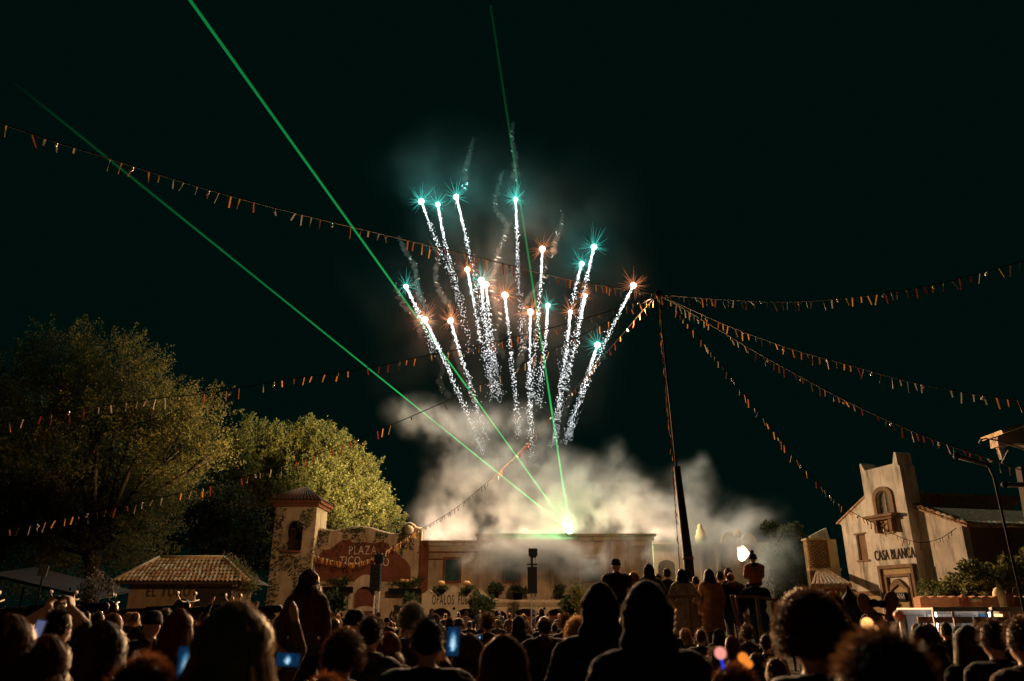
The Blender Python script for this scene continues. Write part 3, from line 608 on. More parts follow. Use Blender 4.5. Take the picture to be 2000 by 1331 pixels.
q = at(1930, 912, 16.5); arm_lamp(1868, 891, 1925, 907, (q.x + .1, 16.5), 16.5, 'grey tube lamp on a tilted arm beside the pale gable, upper right')
q = at(2030, 948, 17.2); arm_lamp(1962, 947, 2020, 947, (q.x + .4, 17.2), 16.8, 'pale level tube lamp below the tilted one at the right edge')
# closed black parasol standing between the hedge and the eared headband
q = at(1668, 1230, 9.5); zt = at(1665, 1151, 9.5).z
e = empty('closed_parasol', (q.x, 9.5, 0), label='closed black pointed parasol in front of the bell tower house, left of the eared headband', cat='parasol')
MB().tube([(0, 0, 0), (0, 0, zt)], .025, 8).build('pole', M_black, e)
b = MB(); n = 16; prof = [(.26, .75), (.2, .95), (.15, 1.25), (.12, zt - .3), (.1, zt - .21), (.115, zt - .19), (.075, zt - .1), (.02, zt - .03)]
v = [((r_ * (1 + .16 * (j % 2))) * math.cos(2 * math.pi * j / n), (r_ * (1 + .16 * (j % 2))) * math.sin(2 * math.pi * j / n), z) for r_, z in prof for j in range(n)]
b.add(v, [(i * n + j, i * n + (j + 1) % n, (i + 1) * n + (j + 1) % n, (i + 1) * n + j) for i in range(len(prof) - 1) for j in range(n)]); b.build('folded_canopy', mat('black_cloth', (.012, .013, .014), .9, .3), e, True)
MB().ell((0, 0, zt), (.02, .02, .05), 8, 6).build('finial', M_black, e)
# ================================================================== small tiled house on the left
YT = 38.0
tq0, tq1 = at(222, 1134, YT), at(484, 1136, YT)
th = empty('tiled_house', ((tq0.x + tq1.x) / 2, YT, 0), label='small dark house with hipped clay tile roof and wall reading EL TORO', cat='house')
ox = th.location.x; hw = (tq1.x - tq0.x) / 2; ze = (tq0.z + tq1.z) / 2
r0 = at(313, 1090, YT + 1.9); r1 = at(437, 1090, YT + 1.9); zr = r0.z
M_dw = mat('dim_ochre_wall', (.28, .17, .09), .9, .25, 2, .3, 20, stain=(.14, .09, .05))
MB().bb((-hw + .6, .5, 0), (hw - .9, 3.4, ze - .02)).build('wall', M_dw, th)
MB().bb((hw - 2.6, .42, 0), (hw - .9, .49, ze - .3)).build('dark_opening', M_dark, th)
a = at(330, 1156, YT + .48); text('lettering', 'EL TORO', M_letter, .72, (a.x - ox, .47, a.z), (rad(90), 0, 0), th, .62, .015, 1.25)
rb = MB().add([(-hw, 0, ze - .12), (hw, 0, ze - .12), (hw, 3.8, ze - .12), (-hw, 3.8, ze - .12), (r0.x - ox, 1.9, zr - .1), (r1.x - ox, 1.9, zr - .1)], [(0, 1, 5, 4), (2, 3, 4, 5), (1, 2, 5), (3, 0, 4), (0, 3, 2, 1)]).build('roof', mat('under_tile', (.10, .06, .04), .9), th)
# individual round tiles on the front slope
rows = 7; sp = .205; L_ = math.hypot(1.9, zr - ze); ang = math.atan2(zr - ze, 1.9)
for j in range(rows):
    t0 = (j + .5) / rows; xl = -hw + (r0.x - ox + hw) * t0; xr = hw + (r1.x - ox - hw) * t0
    y = 1.9 * t0; z = ze + (zr - ze) * t0; n = int((xr - xl) / sp)
    for i in range(n):
        o = link('roof_tile', R.choice(TILE_MS), rb, (xl + (xr - xl) * (i + .5) / n + R.uniform(-.012, .012), y + R.uniform(-.02, .02), z - .03))
        o.rotation_euler = (ang - rad(5) + R.uniform(-.03, .03), 0, R.uniform(-.05, .05)); o.scale = (.95, L_ / rows / .4 * 1.12, 1)
for p0, p1 in (((-hw, 0, ze), (r0.x - ox, 1.9, zr)), ((hw, 0, ze), (r1.x - ox, 1.9, zr)), ((r0.x - ox, 1.9, zr), (r1.x - ox, 1.9, zr))):
    MB().tube([Vector(p0) + Vector((0, 0, .03)), Vector(p1) + Vector((0, 0, .03))], .1, 7).build('hip_cap', MATS['roof_tile_1'], rb, True)
pts = []
for i in range(900):
    t_ = R.random(); p = Vector((hw, 0, ze)).lerp(Vector((r1.x - ox, 1.9, zr)), t_ ** 1.4)
    pts.append(p + Vector((R.gauss(.25, .22), R.gauss(.1, .3), R.gauss(.02, .14) - (1 - t_) * R.random() * .5)))
for i in range(250): pts.append(Vector((hw - .1 + R.gauss(0, .2), .1 + R.gauss(0, .2), ze - R.random() * 2)))
for i in range(120): pts.append(Vector((hw - 1.4 + R.gauss(0, .35), .35 + R.random() * .5, ze + .22 + R.gauss(0, .06))))
tag(foliage(pts, .15, leafmat('creeper_leaves', (.08, .07, .02), (.16, .13, .05), (.25, .2, .08)), 'creeper', th), kind='stuff')
# small grey board on a dark frame far left, and the canopy beside it
q = at(84, 1115, 30); e = empty('notice_board', (q.x, 30, 0), label='small tilted grey board high above the crowd, far left', cat='sign')
MB().box((0, 0, q.z), (.36, .03, .42), Matrix.Rotation(rad(7), 3, 'Y')).build('board', mat('grey_board_face', (.3, .29, .27), .6), e); MB().tube([(0, .04, 0), (0, .04, q.z)], .03, 6).build('post', M_black, e)
cz = at(130, 1148, 33); e = empty('awning', (cz.x, 33, 0), label='dark sloping awning at the left, in front of the big tree', cat='awning')
a, c = at(-20, 1120, 33), at(185, 1168, 33); b = MB().add([a - Vector((cz.x, 33, 0)), c - Vector((cz.x, 33, 0)), c + Vector((0, 3, .4)) - Vector((cz.x, 33, 0)), a + Vector((0, 3, .4)) - Vector((cz.x, 33, 0)), a - Vector((cz.x, 33, .12)), c - Vector((cz.x, 33, .12)), c + Vector((0, 3, .28)) - Vector((cz.x, 33, 0)), a + Vector((0, 3, .28)) - Vector((cz.x, 33, 0))], [(0, 1, 2, 3), (7, 6, 5, 4), (0, 4, 5, 1), (3, 2, 6, 7), (0, 3, 7, 4), (1, 5, 6, 2)])
b.build('cloth', mat('dark_awning', (.05, .035, .028), .85, .3), e)
for x in (-2, 0, 1.1): MB().tube([(x, .3, 0), (x, .3, cz.z)], .04, 6).build('post', M_black, e)
shrub('flowering_bush', at(180, 1148, 31), (.7, .6, .9), 800, 'pale-leaved bush between the awning and the tiled house', leafmat('pale_pink_leaves', (.06, .05, .04), (.12, .1, .08), (.3, .24, .2)), .13, 'bush')
# ================================================================== trees
def tree(name, lobes, Y, base_px, nspray, nleaf, lsize, spike, m, label, trunk_r=.45, rnd=None, sprd=.26):
    rnd = rnd or random.Random(3); q = at(base_px, 1190, Y); e = empty(name, (q.x, Y, 0), label=label, cat='tree'); L0 = Vector(e.location)
    C = []
    for px, py, r_ in lobes:
        yy = Y + rnd.uniform(-2.2, 2.2); C.append((at(px, py, yy) - L0, r_ * mpp(px, py, yy)))
    crown_c = sum((c for c, r_ in C), Vector()) / len(C); b = MB(); zf = crown_c.z * .45
    b.tube([(0, 0, 0), (.1, 0, zf * .5), (crown_c.x * .15, 0, zf), (crown_c.x * .5, crown_c.y * .4, crown_c.z)], [trunk_r, trunk_r * .8, trunk_r * .6, trunk_r * .25], 9)
    tr = b.build('trunk', mat('bark', (.05, .035, .025), .9, .35, 5, .6, 12), e, True)
    for c, r_ in C:
        s0 = Vector((crown_c.x * .2, 0, zf * rnd.uniform(.7, 1.3))); mid = s0.lerp(c, .55) + Vector((0, 0, .6)); lb = MB().tube([s0, mid, c], [trunk_r * .4, trunk_r * .22, .05], 6)
        for k in range(4):
            d_ = Vector((rnd.gauss(0, 1), rnd.gauss(0, 1), rnd.gauss(.4, .7))).normalized(); lb.tube([mid.lerp(c, .5), c + d_ * r_ * .5, c + d_ * r_ * .9], [.08, .045, .015], 5)
        lb.build('limb', MATS['bark'], e, True)
    pts = []; tot = sum(r_ * r_ for c, r_ in C)
    for c, r_ in C:
        ns = int(nspray * r_ * r_ / tot)
        for i in range(ns):
            d_ = Vector((rnd.gauss(0, 1), rnd.gauss(0, 1), rnd.gauss(.15, .9))).normalized(); p0 = c + d_ * r_ * rnd.uniform(.45, .95)
            g_ = (d_ * .6 + Vector((rnd.gauss(0, .25), rnd.gauss(0, .25), .55))).normalized(); ln = rnd.uniform(.5, 1.0) * spike
            for k in range(nleaf):
                t_ = rnd.random(); wd = (1 - t_) * sprd * spike + .04; pts.append(p0 + g_ * ln * t_ + Vector((rnd.gauss(0, wd), rnd.gauss(0, wd), rnd.gauss(0, wd * .7))))
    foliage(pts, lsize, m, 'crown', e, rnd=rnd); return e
T1 = [(110, 724, 53), (165, 694, 29), (45, 789, 64), (245, 724, 43), (285, 764, 36), (190, 804, 73), (300, 834, 64), (385, 809, 31), (350, 879, 64), (415, 894, 33), (250, 934, 82), (110, 904, 103), (330, 959, 52), (30, 964, 95), (150, 1024, 95), (290, 1034, 52), (230, 1094, 52), (60, 1094, 86), (-60, 834, 95), (-60, 1014, 112)]
tree('broadleaf_tree', T1, 45, 170, 2900, 60, .155, 2.4, leafmat('tree_leaves_amber', (.045, .05, .014), (.095, .092, .03), (.2, .13, .04), .35), 'tall feathery tree with upswept branch tips at the left edge, lit amber', .6, None, .15)
T2 = [(500, 870, 48), (560, 880, 45), (610, 868, 48), (545, 930, 70), (640, 905, 62), (690, 930, 55), (620, 975, 85), (700, 990, 62), (742, 990, 32), (765, 1025, 24), (720, 1040, 45), (470, 930, 50), (490, 990, 60), (440, 1010, 60), (570, 1040, 60)]
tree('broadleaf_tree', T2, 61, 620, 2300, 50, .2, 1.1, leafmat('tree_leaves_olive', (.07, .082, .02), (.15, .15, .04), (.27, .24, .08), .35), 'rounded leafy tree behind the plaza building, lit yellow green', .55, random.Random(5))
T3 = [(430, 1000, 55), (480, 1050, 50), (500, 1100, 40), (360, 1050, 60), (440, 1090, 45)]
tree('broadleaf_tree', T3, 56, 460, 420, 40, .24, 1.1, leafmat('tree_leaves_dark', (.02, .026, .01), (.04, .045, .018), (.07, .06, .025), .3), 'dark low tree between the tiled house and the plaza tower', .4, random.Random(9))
# ================================================================== mast with bunting
YM = 22.0
mt, mb_ = at(1286, 574, YM), at(1349, 1175, YM)
ms = empty('mast', (mb_.x, YM, 0), label='tall dark tapered mast carrying all the bunting strings, behind the platform people', cat='mast')
zj = at(1322, 912, YM); MB().tube([(.03, 0, 0), (.02, 0, 3.0), (zj.x - mb_.x, 0, zj.z)], [.16, .145, .1], 12).build('lower_post', mat('dark_mast_paint', (.03, .025, .022), .7, .3, 5), ms, True)
MB().tube([(zj.x - mb_.x, 0, zj.z - .3), (mt.x - mb_.x, 0, mt.z)], [.035, .025], 8).build('upper_pole', mat('dark_mast_paint', (.05, .04, .035), .7, .3, 5), ms, True)
MB().tube([(.02, 0, 3.02), (.02, 0, 3.1)], [.165, .165], 12).build('collar', mat('rusty_band', (.2, .1, .06), .8), ms, True)
MB().lathe([(.02, .12), (.12, .06), (.13, -.05), (.06, -.08)], (mt.x - mb_.x, 0, mt.z), 10).build('cap', M_black, ms)
MB().tube([(mt.x - mb_.x - .25, 0, mt.z - .1), (mt.x - mb_.x + .25, 0, mt.z - .1)], .025, 6).build('tie_bar', M_black, ms)
RIB = []
for i, (c, t_) in enumerate((((.27, .105, .014), .35), ((.15, .045, .012), .35), ((.085, .012, .008), .35), ((.15, .135, .11), .35), ((.29, .145, .028), .35), ((.85, .38, .07), .5), ((.9, .55, .16), .5), ((.05, .03, .02), .2))):
    m = mat('ribbon_cloth_%d' % i, c, .7, .15, 6, .1, trans=t_)
    for tw in (0, 1, 2):
        b = MB(); n = 4; wd = .016 if tw != 2 else .011
        for k in range(n + 1):
            z = -.26 * k / n; a = (.0, .5, 2.2)[tw] * k / n; x = math.cos(a) * wd * (1 if tw != 2 else 1 - .15 * k); y = math.sin(a) * wd
            b.v += [(-x, -y, z), (x, y, z)]
        b.f = [(2 * k, 2 * k + 1, 2 * k + 3, 2 * k + 2) for k in range(n)]
        me = bpy.data.meshes.new('ribbon'); me.from_pydata(b.v, [], b.f); me.materials.append(m); RIB.append(me)
BULB = MB().ell((0, 0, -.05), (.026, .026, .034), 8, 6).box((0, 0, -.01), (.022, .022, .03)).me('bulb', mat('clear_bulb', (.7, .68, .62), .15, .05), True)
M_cord = mat('black_cord', (.015, .015, .015), .8, .2)
def smooth_path(pts, n):
    """Catmull-Rom through the given points"""
    P_ = [pts[0] * 2 - pts[1]] + list(pts) + [pts[-1] * 2 - pts[-2]]; out = []
    for i in range(1, len(P_) - 2):
        for k in range(n):
            t_ = k / n; a, b, c, d_ = P_[i - 1:i + 3]
            out.append(.5 * ((2 * b) + (c - a) * t_ + (2 * a - 5 * b + 4 * c - d_) * t_ ** 2 + (3 * b - a - 3 * c + d_) * t_ ** 3))
    return out + [pts[-1]]
def bunting(pp, Y0, Y1, lab, spacing=.34, scale=1.0, seed=1, pal=(0, 0, 4, 1, 1, 2, 2, 3, 3, 7)):
    """pp runs from the far left/right end to the mast; Y0..Y1 its distance along the way"""
    rnd = random.Random(seed); n = len(pp); cum = [0]
    for i in range(1, n): cum.append(cum[-1] + math.hypot(pp[i][0] - pp[i - 1][0], pp[i][1] - pp[i - 1][1]))
    pts = []
    for (px, py), c in zip(pp, cum):
        t_ = c / cum[-1]; iY = (1 - t_) / Y0 + t_ / Y1; pts.append(at(px, py, 1 / iY))
    path = smooth_path(pts, 8); e = empty('bunting_string', path[-1], label=lab, cat='bunting', group='bunting strings'); o = -path[-1]
    c = MB().tube([p + o for p in path], .012 * scale, 5); c.build('cord', M_cord, e)
    d_ = spacing * .5; acc = 0; k = 0; ci = 0; run = 0
    for i in range(len(path) - 1):
        a, b = path[i], path[i + 1]; L_ = (b - a).length
        while acc + L_ > d_:
            p = a.lerp(b, (d_ - acc) / L_)
            if run <= 0: ci = rnd.choice(pal); run = rnd.randint(2, 5)
            run -= 1
            if rnd.random() < .88:
                q = link('ribbon', RIB[ci * 3 + rnd.choice((0, 0, 1, 1, 2))], e, p + o); q.rotation_euler = (rnd.gauss(.05, .2), rnd.gauss(0, .16), rnd.gauss(0, .8)); q.scale = (scale, scale, scale * rnd.uniform(.6, 1.12))
            k += 1
            if k % 6 == 0:
                q = link('bulb', BULB, e, p + o + Vector((0, 0, -.01))); q.rotation_euler = (rnd.gauss(0, .4), rnd.gauss(0, .4), 0); q.scale = (scale * 1.2,) * 3
            d_ += spacing * rnd.uniform(.62, 1.2) * .86
        acc += L_
    return e
T_ = (1286, 576)
bunting([(-40, 226), (90, 272), (200, 306), (300, 338), (410, 372), (520, 402), (630, 430), (740, 456), (870, 488), (1000, 520), (1130, 550), T_], 11.5, YM, 'uppermost left bunting string sweeping across the comet trails to the mast', .29, 1.12, 1)
bunting([(-30, 832), (120, 806), (280, 782), (420, 766), (560, 742), (700, 722), (850, 692), (960, 670), (1080, 640), (1190, 608), T_], 16.5, YM, 'middle left bunting string passing before the tall feathery tree', .36, 1, 2)
bunting([(-30, 1044), (100, 1018), (260, 985), (400, 952), (520, 920), (640, 880), (760, 832), (880, 780), (1000, 722), (1110, 668), (1200, 622), T_], 24, YM, 'lowest left bunting string running before both trees', .36, 1.15, 3)
bunting([(822, 1034), (880, 1000), (940, 952), (1000, 898), (1050, 845), (1100, 788), (1150, 728), (1210, 660), (1260, 602), T_], 51.5, YM, 'bunting string from the plaza gable corner up through the smoke to the mast', .5, 1.05, 4, (2, 2, 1, 7))  # dark ribbon colours put the silhouette's shade into the cloth
bunting([(2040, 498), (1900, 538), (1780, 565), (1660, 582), (1540, 590), (1420, 586), T_], 15, YM, 'uppermost right bunting string running almost level to the right edge', .235, 1.05, 5)
bunting([(2040, 790), (1900, 770), (1780, 747), (1660, 714), (1540, 680), (1430, 640), (1350, 605), T_], 17, YM, 'second right bunting string sloping gently to the right edge', .27, 1.05, 6)
bunting([(2040, 934), (1920, 893), (1800, 850), (1680, 797), (1580, 745), (1480, 690), (1390, 636), (1330, 600), T_], 17, YM, 'third right bunting string ending at the tilted tube lamp', .26, 1.05, 7)
bunting([(1868, 1032), (1836, 1052), (1800, 1060), (1760, 1050), (1710, 1024), (1640, 985), (1570, 915), (1500, 830), (1430, 740), (1370, 665), (1320, 606), T_], 27.2, YM, 'steepest right bunting string sagging across the bell tower house', .27, 1, 8)
bunting([(604, 1078), (630, 1089), (660, 1096), (690, 1098), (720, 1092), (750, 1078), (785, 1056), (818, 1036)], 50.6, 50.8, 'dense orange bunting garland hung across the plaza gable lettering', .075, 1.5, 9, (5, 5, 6, 0))
# ribbon chain wound down beside the mast
e = empty('ribbon_chain', (mb_.x - .5, YM - .3, 0), label='orange and red ribbon chain hanging straight down beside the mast', cat='garland'); pth = smooth_path([at(x, y, YM - .3) for x, y in ((1286, 585), (1293, 680), (1302, 780), (1311, 880), (1318, 980), (1324, 1060), (1328, 1120))], 10); o = -Vector(e.location)
MB().tube([p + o for p in pth], .01, 5).build('cord', M_cord, e)
for i, p in enumerate(pth[:-1]):
    for k in range(2):
        q = link('ribbon', RIB[R.choice((1, 2, 2, 0, 4)) * 3 + R.randrange(3)], e, p.lerp(pth[i + 1], k / 2) + o); q.rotation_euler = (R.gauss(0, .1), R.gauss(.1, .1), R.uniform(0, 3)); q.scale = (.8, .8, .6)
# ================================================================== viewing platform on the right
PY0, PY1, DZ = 15.0, 17.4, .82
pf = empty('viewing_platform', (at(1345, 1190, 15).x, 15, 0), label='raised wooden platform with timber rails and slanting braces', cat='platform'); o = -Vector(pf.location)
x0, x1 = at(1165, 1190, 15).x, at(1515, 1190, 15).x
for i in range(12):
    y = PY0 - .3 + i * .24; q = MB().bb((x0, y, DZ - .05), (x1, y + .225, DZ + R.uniform(-.004, .004))).build('deck_plank', M_wood, pf); q.location = o
q = MB().bb((x0, PY0 - .28, DZ - .22), (x1, PY0 - .22, DZ - .055)).build('edge_beam', M_wood, pf); q.location = o
for x in (x0 + .1, (x0 + x1) / 2, x1 - .1):
    for y in (PY0, PY1 - .2):
        q = MB().bb((x - .06, y - .06, 0), (x + .06, y + .06, DZ - .055)).build('support_post', M_wood, pf); q.location = o
M_rail = mat('rail_timber', (.3, .18, .1), .7, .25, 6, .25)
YR = 14.4
def bar(a, b, t_=.07, nm='rail'):
    a = at(*a, YR); b = at(*b, YR); d_ = b - a; L_ = d_.length; M = d_.to_track_quat('Z', 'Y').to_matrix()
    q = MB().box((a + b) / 2, (t_, t_ * .7, L_), M).build(nm, M_rail, pf); q.location = o
bar((1302, 1167), (1357, 1165)); bar((1346, 1168), (1353, 1262), .07, 'post'); bar((1356, 1178), (1382, 1292), .06, 'brace'); bar((1366, 1200), (1376, 1262), .05, 'post')
bar((1436, 1165), (1480, 1166)); bar((1478, 1166), (1517, 1174)); bar((1428, 1163), (1458, 1275), .08, 'brace'); bar((1437, 1168), (1444, 1200), .05, 'post'); bar((1478, 1168), (1488, 1255), .08, 'post'); bar((1508, 1176), (1522, 1262), .07, 'post')
bar((1240, 1170), (1302, 1168)); bar((1250, 1172), (1256, 1262), .07, 'post')
# ================================================================== laser beams
ls = at(1113, 1037, 55)
M_las = bpy.data.materials.new('laser_beam_light'); M_las.use_nodes = True; N = M_las.node_tree.nodes; N.remove(N['Principled BSDF'])
em = N.new('ShaderNodeEmission'); em.inputs[0].default_value = (.03, 1, .22, 1); tp = N.new('ShaderNodeBsdfTransparent'); ad = N.new('ShaderNodeAddShader')
at_ = N.new('ShaderNodeAttribute'); at_.attribute_name = 'beam_brightness'; L = M_las.node_tree.links
L.new(at_.outputs['Fac'], em.inputs[1]); L.new(em.outputs[0], ad.inputs[0]); L.new(tp.outputs[0], ad.inputs[1]); L.new(ad.outputs[0], N['Material Output'].inputs[0]); M_las.cycles.emission_sampling = 'NONE'
def laser(px, py, Y, r, s0, s1, lab, seed):
    end = at(px, py, Y); rnd = random.Random(seed); n = 60; pts = [ls.lerp(end, (i / n) ** 1.0) for i in range(n + 1)]
    e = empty('laser_beam', ls, label=lab, cat='laser beam', group='green laser beams'); b = MB().tube([p - ls for p in pts], r, 6, False); o = b.build('beam', M_las, e)
    at2 = o.data.attributes.new('beam_brightness', 'FLOAT', 'POINT'); vals = []
    for i in range(n + 1):  # glow painted along the beam as emission, fading away from the projector
        t_ = i / n; d_ = (s0 * (1 - t_) ** 2 + s1 * (1 - max(0, (t_ - .55) / .45) ** 1.2 * (1 if px < 100 else .45))) * (1 + .28 * noise.noise(Vector((seed * 7, t_ * 14, 0)))); vals += [max(0, d_)] * 6
    at2.data.foreach_set('value', vals[:len(o.data.vertices)])
laser(20, 156, 11.5, .025, .7, .11, 'leftmost green laser beam crossing the sky to the upper left edge', 1)
laser(352, -26, 8.5, .026, .7, .15, 'bright middle green laser beam leaving the picture at the top left', 2)
laser(958, 10, 26, .05, .5, .012, 'steep green laser beam rising among the comets', 3)
e = empty('laser_projector', (ls.x, 55, 0), label='small laser projector glowing green white on the stage roof edge', cat='projector')
MB().bb((-.22, .1, ls.z - .3), (.22, .6, ls.z + .06)).build('housing', M_black, e); MB().ell((0, .05, ls.z), .2, 12, 8).build('lens', emat('laser_lens', (.35, 1, .5), 60), e)
MB().bb((-.1, .2, 0), (.1, .4, ls.z - .3)).build('stand', M_black, e)
lamp('laser_glow', 'POINT', ls + Vector((0, -.25, .1)), 1700, (.12, 1, .3), .1)
# ================================================================== firework comets
TEAL, ORAN = (.12, .9, .85), (1.0, .36, .16)
M_spark = emat('white_hot_spark', (.93, .98, 1), 7)
M_hT = emat('teal_star', (.62, 1, .92), 30); M_hO = emat('orange_star', (1, .72, .5), 30)
M_nT = emat('teal_glow_needle', (.1, .85, .7), .85); M_nO = emat('orange_glow_needle', (1, .33, .12), .85)
CM = [(823, 394, 0, [(840, 440), (860, 490), (885, 545), (905, 610)], .5), (855, 400, 0, [(866, 460), (884, 530), (902, 610), (922, 690)], .9), (891, 385, 0, [(907, 450), (922, 515), (938, 600), (955, 680), (968, 740)], .9),
      (1007, 390, 0, [(1010, 460), (1012, 540), (1017, 620), (1021, 690)], .8), (1059, 487, 1, [(1056, 560), (1049, 640), (1042, 720), (1038, 790)], .9), (1160, 483, 0, [(1147, 540), (1133, 610), (1113, 690), (1094, 770)], .9),
      (1136, 516, 0, [(1123, 570), (1110, 640), (1098, 720)], .6), (1237, 558, 1, [(1212, 608), (1182, 668), (1152, 735), (1125, 800), (1110, 855)], 1.1), (1143, 578, 1, [(1133, 630), (1118, 700), (1100, 770), (1088, 820)], 1),
      (913, 527, 1, [(925, 590), (940, 665), (957, 735), (965, 780)], 1), (940, 548, 0, [(946, 610), (957, 690), (972, 770)], .9), (949, 556, 1, [(956, 620), (966, 700), (978, 780)], .8),
      (986, 577, 1, [(993, 640), (1001, 720), (1009, 800), (1014, 850)], .9), (1036, 610, 1, [(1035, 690), (1034, 770), (1036, 830), (1038, 895)], 1.1), (1070, 597, 0, [(1066, 660), (1057, 730), (1052, 800)], .8),
      (1114, 610, 1, [(1107, 680), (1095, 760), (1087, 830), (1082, 870)], .9), (1167, 674, 0, [(1155, 712), (1138, 760), (1118, 825), (1105, 865)], .9), (793, 560, 0, [(812, 600), (830, 640), (850, 690)], .7),
      (830, 625, 1, [(852, 670), (877, 725), (903, 785), (928, 845), (943, 885)], 1.3), (880, 627, 1, [(894, 675), (912, 730), (932, 800), (950, 860)], 1)]
rnd = random.Random(21); NTH = 'first second third fourth fifth sixth seventh eighth ninth tenth eleventh twelfth'.split()
for i, (px, py, col, tail, dn) in enumerate(CM):
    Y = 75 + rnd.uniform(-4, 5); h = at(px, py, Y); s_ = mpp(px, py, Y); path = smooth_path([h] + [at(x, y, Y) for x, y in tail], 14)
    nm = 'teal' if col == 0 else 'orange'
    e = empty('firework_comet', h, label='%s firework comet, %s of the %s heads counted from the left' % (nm, NTH[sorted([c[0] for c in CM if c[2] == col]).index(px)], nm), cat='firework', group='rising firework comets')
    hs = rnd.uniform(.75, 1.3); MB().ell((0, 0, 0), 4.6 * hs * s_, 12, 8).build('head', M_hT if col == 0 else M_hO, e, True)
    b = MB()  # glowing needles added around the head to imitate its lens glow
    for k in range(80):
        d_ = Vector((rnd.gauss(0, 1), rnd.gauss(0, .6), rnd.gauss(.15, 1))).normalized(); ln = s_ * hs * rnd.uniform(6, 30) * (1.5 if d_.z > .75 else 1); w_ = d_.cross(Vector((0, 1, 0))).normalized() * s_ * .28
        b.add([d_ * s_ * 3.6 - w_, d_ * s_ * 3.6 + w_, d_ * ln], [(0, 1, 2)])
    tag(b.build('lens_glow_needles', M_nT if col == 0 else M_nO, e), kind='stuff')
    v = []; f = []; n = int(520 * dn); tot = len(path) - 1
    for k in range(n):
        t_ = rnd.random() ** 1.35; u_ = t_ * tot; j = min(int(u_), tot - 1); p = path[j].lerp(path[j + 1], u_ - j) - h
        wd = s_ * (1.0 + 3.4 * t_); p = p + Vector((rnd.gauss(0, wd), rnd.gauss(0, wd), rnd.gauss(0, wd)))
        r_ = s_ * rnd.uniform(.2, .58) * (1.3 - .7 * t_); q = len(v)
        v += [p + Vector((r_, 0, 0)), p + Vector((-r_, 0, 0)), p + Vector((0, r_, 0)), p + Vector((0, -r_, 0)), p + Vector((0, 0, r_)), p + Vector((0, 0, -r_))]
        f += [(q, q + 2, q + 4), (q + 2, q + 1, q + 4), (q + 1, q + 3, q + 4), (q + 3, q, q + 4), (q + 2, q, q + 5), (q + 1, q + 2, q + 5), (q + 3, q + 1, q + 5), (q, q + 3, q + 5)]
    me = bpy.data.meshes.new('spark_trail'); me.from_pydata([tuple(x) for x in v], [], f); me.materials.append(M_spark); tag(link('spark_trail', me, e), kind='stuff')
    m0 = max(2, int(tot * .22)); MB().tube([p - h for p in path[:m0]], [s_ * (1.5 * (1 - k / m0) + .05) for k in range(m0)], 6).build('hot_core', M_spark, e)
    lamp('comet_light', 'POINT', h + Vector((0, -.6, 0)), 4200 if col == 0 else 4200, TEAL if col == 0 else ORAN, .3)
# thin curling smoke trails left by spent comets
M_wisp = bpy.data.materials.new('smoke_wisp'); M_wisp.use_nodes = True; N = M_wisp.node_tree.nodes; N.remove(N['Principled BSDF'])
pv = N.new('ShaderNodeVolumePrincipled'); pv.inputs['Color'].default_value = (.95, .95, .95, 1); pv.inputs['Density'].default_value = .03; M_wisp.node_tree.links.new(pv.outputs[0], N['Material Output'].inputs['Volume'])
WS = [[(924, 268), (918, 300), (910, 330), (908, 375)], [(1003, 235), (1000, 270), (1006, 310), (1004, 360)], [(985, 330), (972, 370), (968, 410), (990, 440), (975, 490), (965, 540)], [(1098, 412), (1095, 445), (1086, 470), (1080, 500)],
      [(778, 458), (792, 490), (810, 520), (815, 560), (830, 600), (850, 640)], [(838, 470), (856, 500), (850, 540), (862, 575), (880, 600)], [(800, 540), (812, 575), (822, 610), (845, 640)], [(770, 555), (788, 595), (812, 620), (824, 660)],
      [(876, 590), (890, 640), (886, 680), (902, 720), (908, 760)], [(965, 560), (978, 610), (968, 660), (985, 700)], [(1000, 430), (982, 470), (970, 500), (962, 560), (972, 620)], [(1070, 510), (1050, 560), (1022, 600), (1028, 650), (1010, 720)], [(850, 690), (866, 720), (858, 745), (880, 780)], [(1120, 690), (1105, 730), (1112, 780), (1095, 820)]]
for i, w_ in enumerate(WS):
    Y = 74 + (i * 37 % 9) - 4; pth = smooth_path([at(x, y, Y) for x, y in w_], 14); s_ = mpp(w_[0][0], w_[0][1], Y); c = pth[0]; pts = []; rr = []
    for k, p in enumerate(pth):
        t_ = k / len(pth); j = Vector((noise.noise(Vector((i * 9, k * .55, 0))), 0, noise.noise(Vector((i * 9, k * .55, 5))))) * s_ * 9
        pts.append(p - c + j); rr.append(s_ * 1.9 * (1.3 + 3.2 * abs(noise.noise(Vector((i * 5, k * .8, 2)))) + 2.2 * t_) * min(1, .25 + k * .25) * min(1, .2 + (len(pth) - 1 - k) * .3))
    o = MB().tube(pts, rr, 8).build('smoke_trail', M_wisp, None, True, c)
    tag(o, 'thin curling grey smoke trail left by a spent comet', 'smoke trail', 'curling smoke trails', 'stuff')
# ================================================================== people
SKIN = [mat('skin_%d' % i, c, .55, .1, 12, .05, 80, trans=.15) for i, c in enumerate(((.55, .34, .24), (.42, .25, .17), (.62, .42, .32)))]
CLOTH = {}
def cloth(name, c, **k):
    if name not in CLOTH: CLOTH[name] = mat('cloth_' + name, c, .9, .3, 9, .45, 26, **k)
    return CLOTH[name]
for nm, c in (('black', (.014, .014, .016)), ('charcoal', (.03, .03, .034)), ('navy', (.018, .022, .04)), ('brown', (.075, .042, .024)), ('olive', (.045, .045, .026)), ('grey', (.10, .095, .09)), ('wine', (.06, .016, .018)), ('beige', (.34, .24, .16)), ('pale', (.42, .34, .27)), ('tan', (.22, .12, .06)), ('orange', (.42, .15, .04)), ('denim', (.04, .06, .11)), ('green', (.04, .07, .04))): cloth(nm, c)
def hairmat(name, c, t_=.42): return mat('hair_' + name, c, .45, .3, 20, 0, trans=t_)
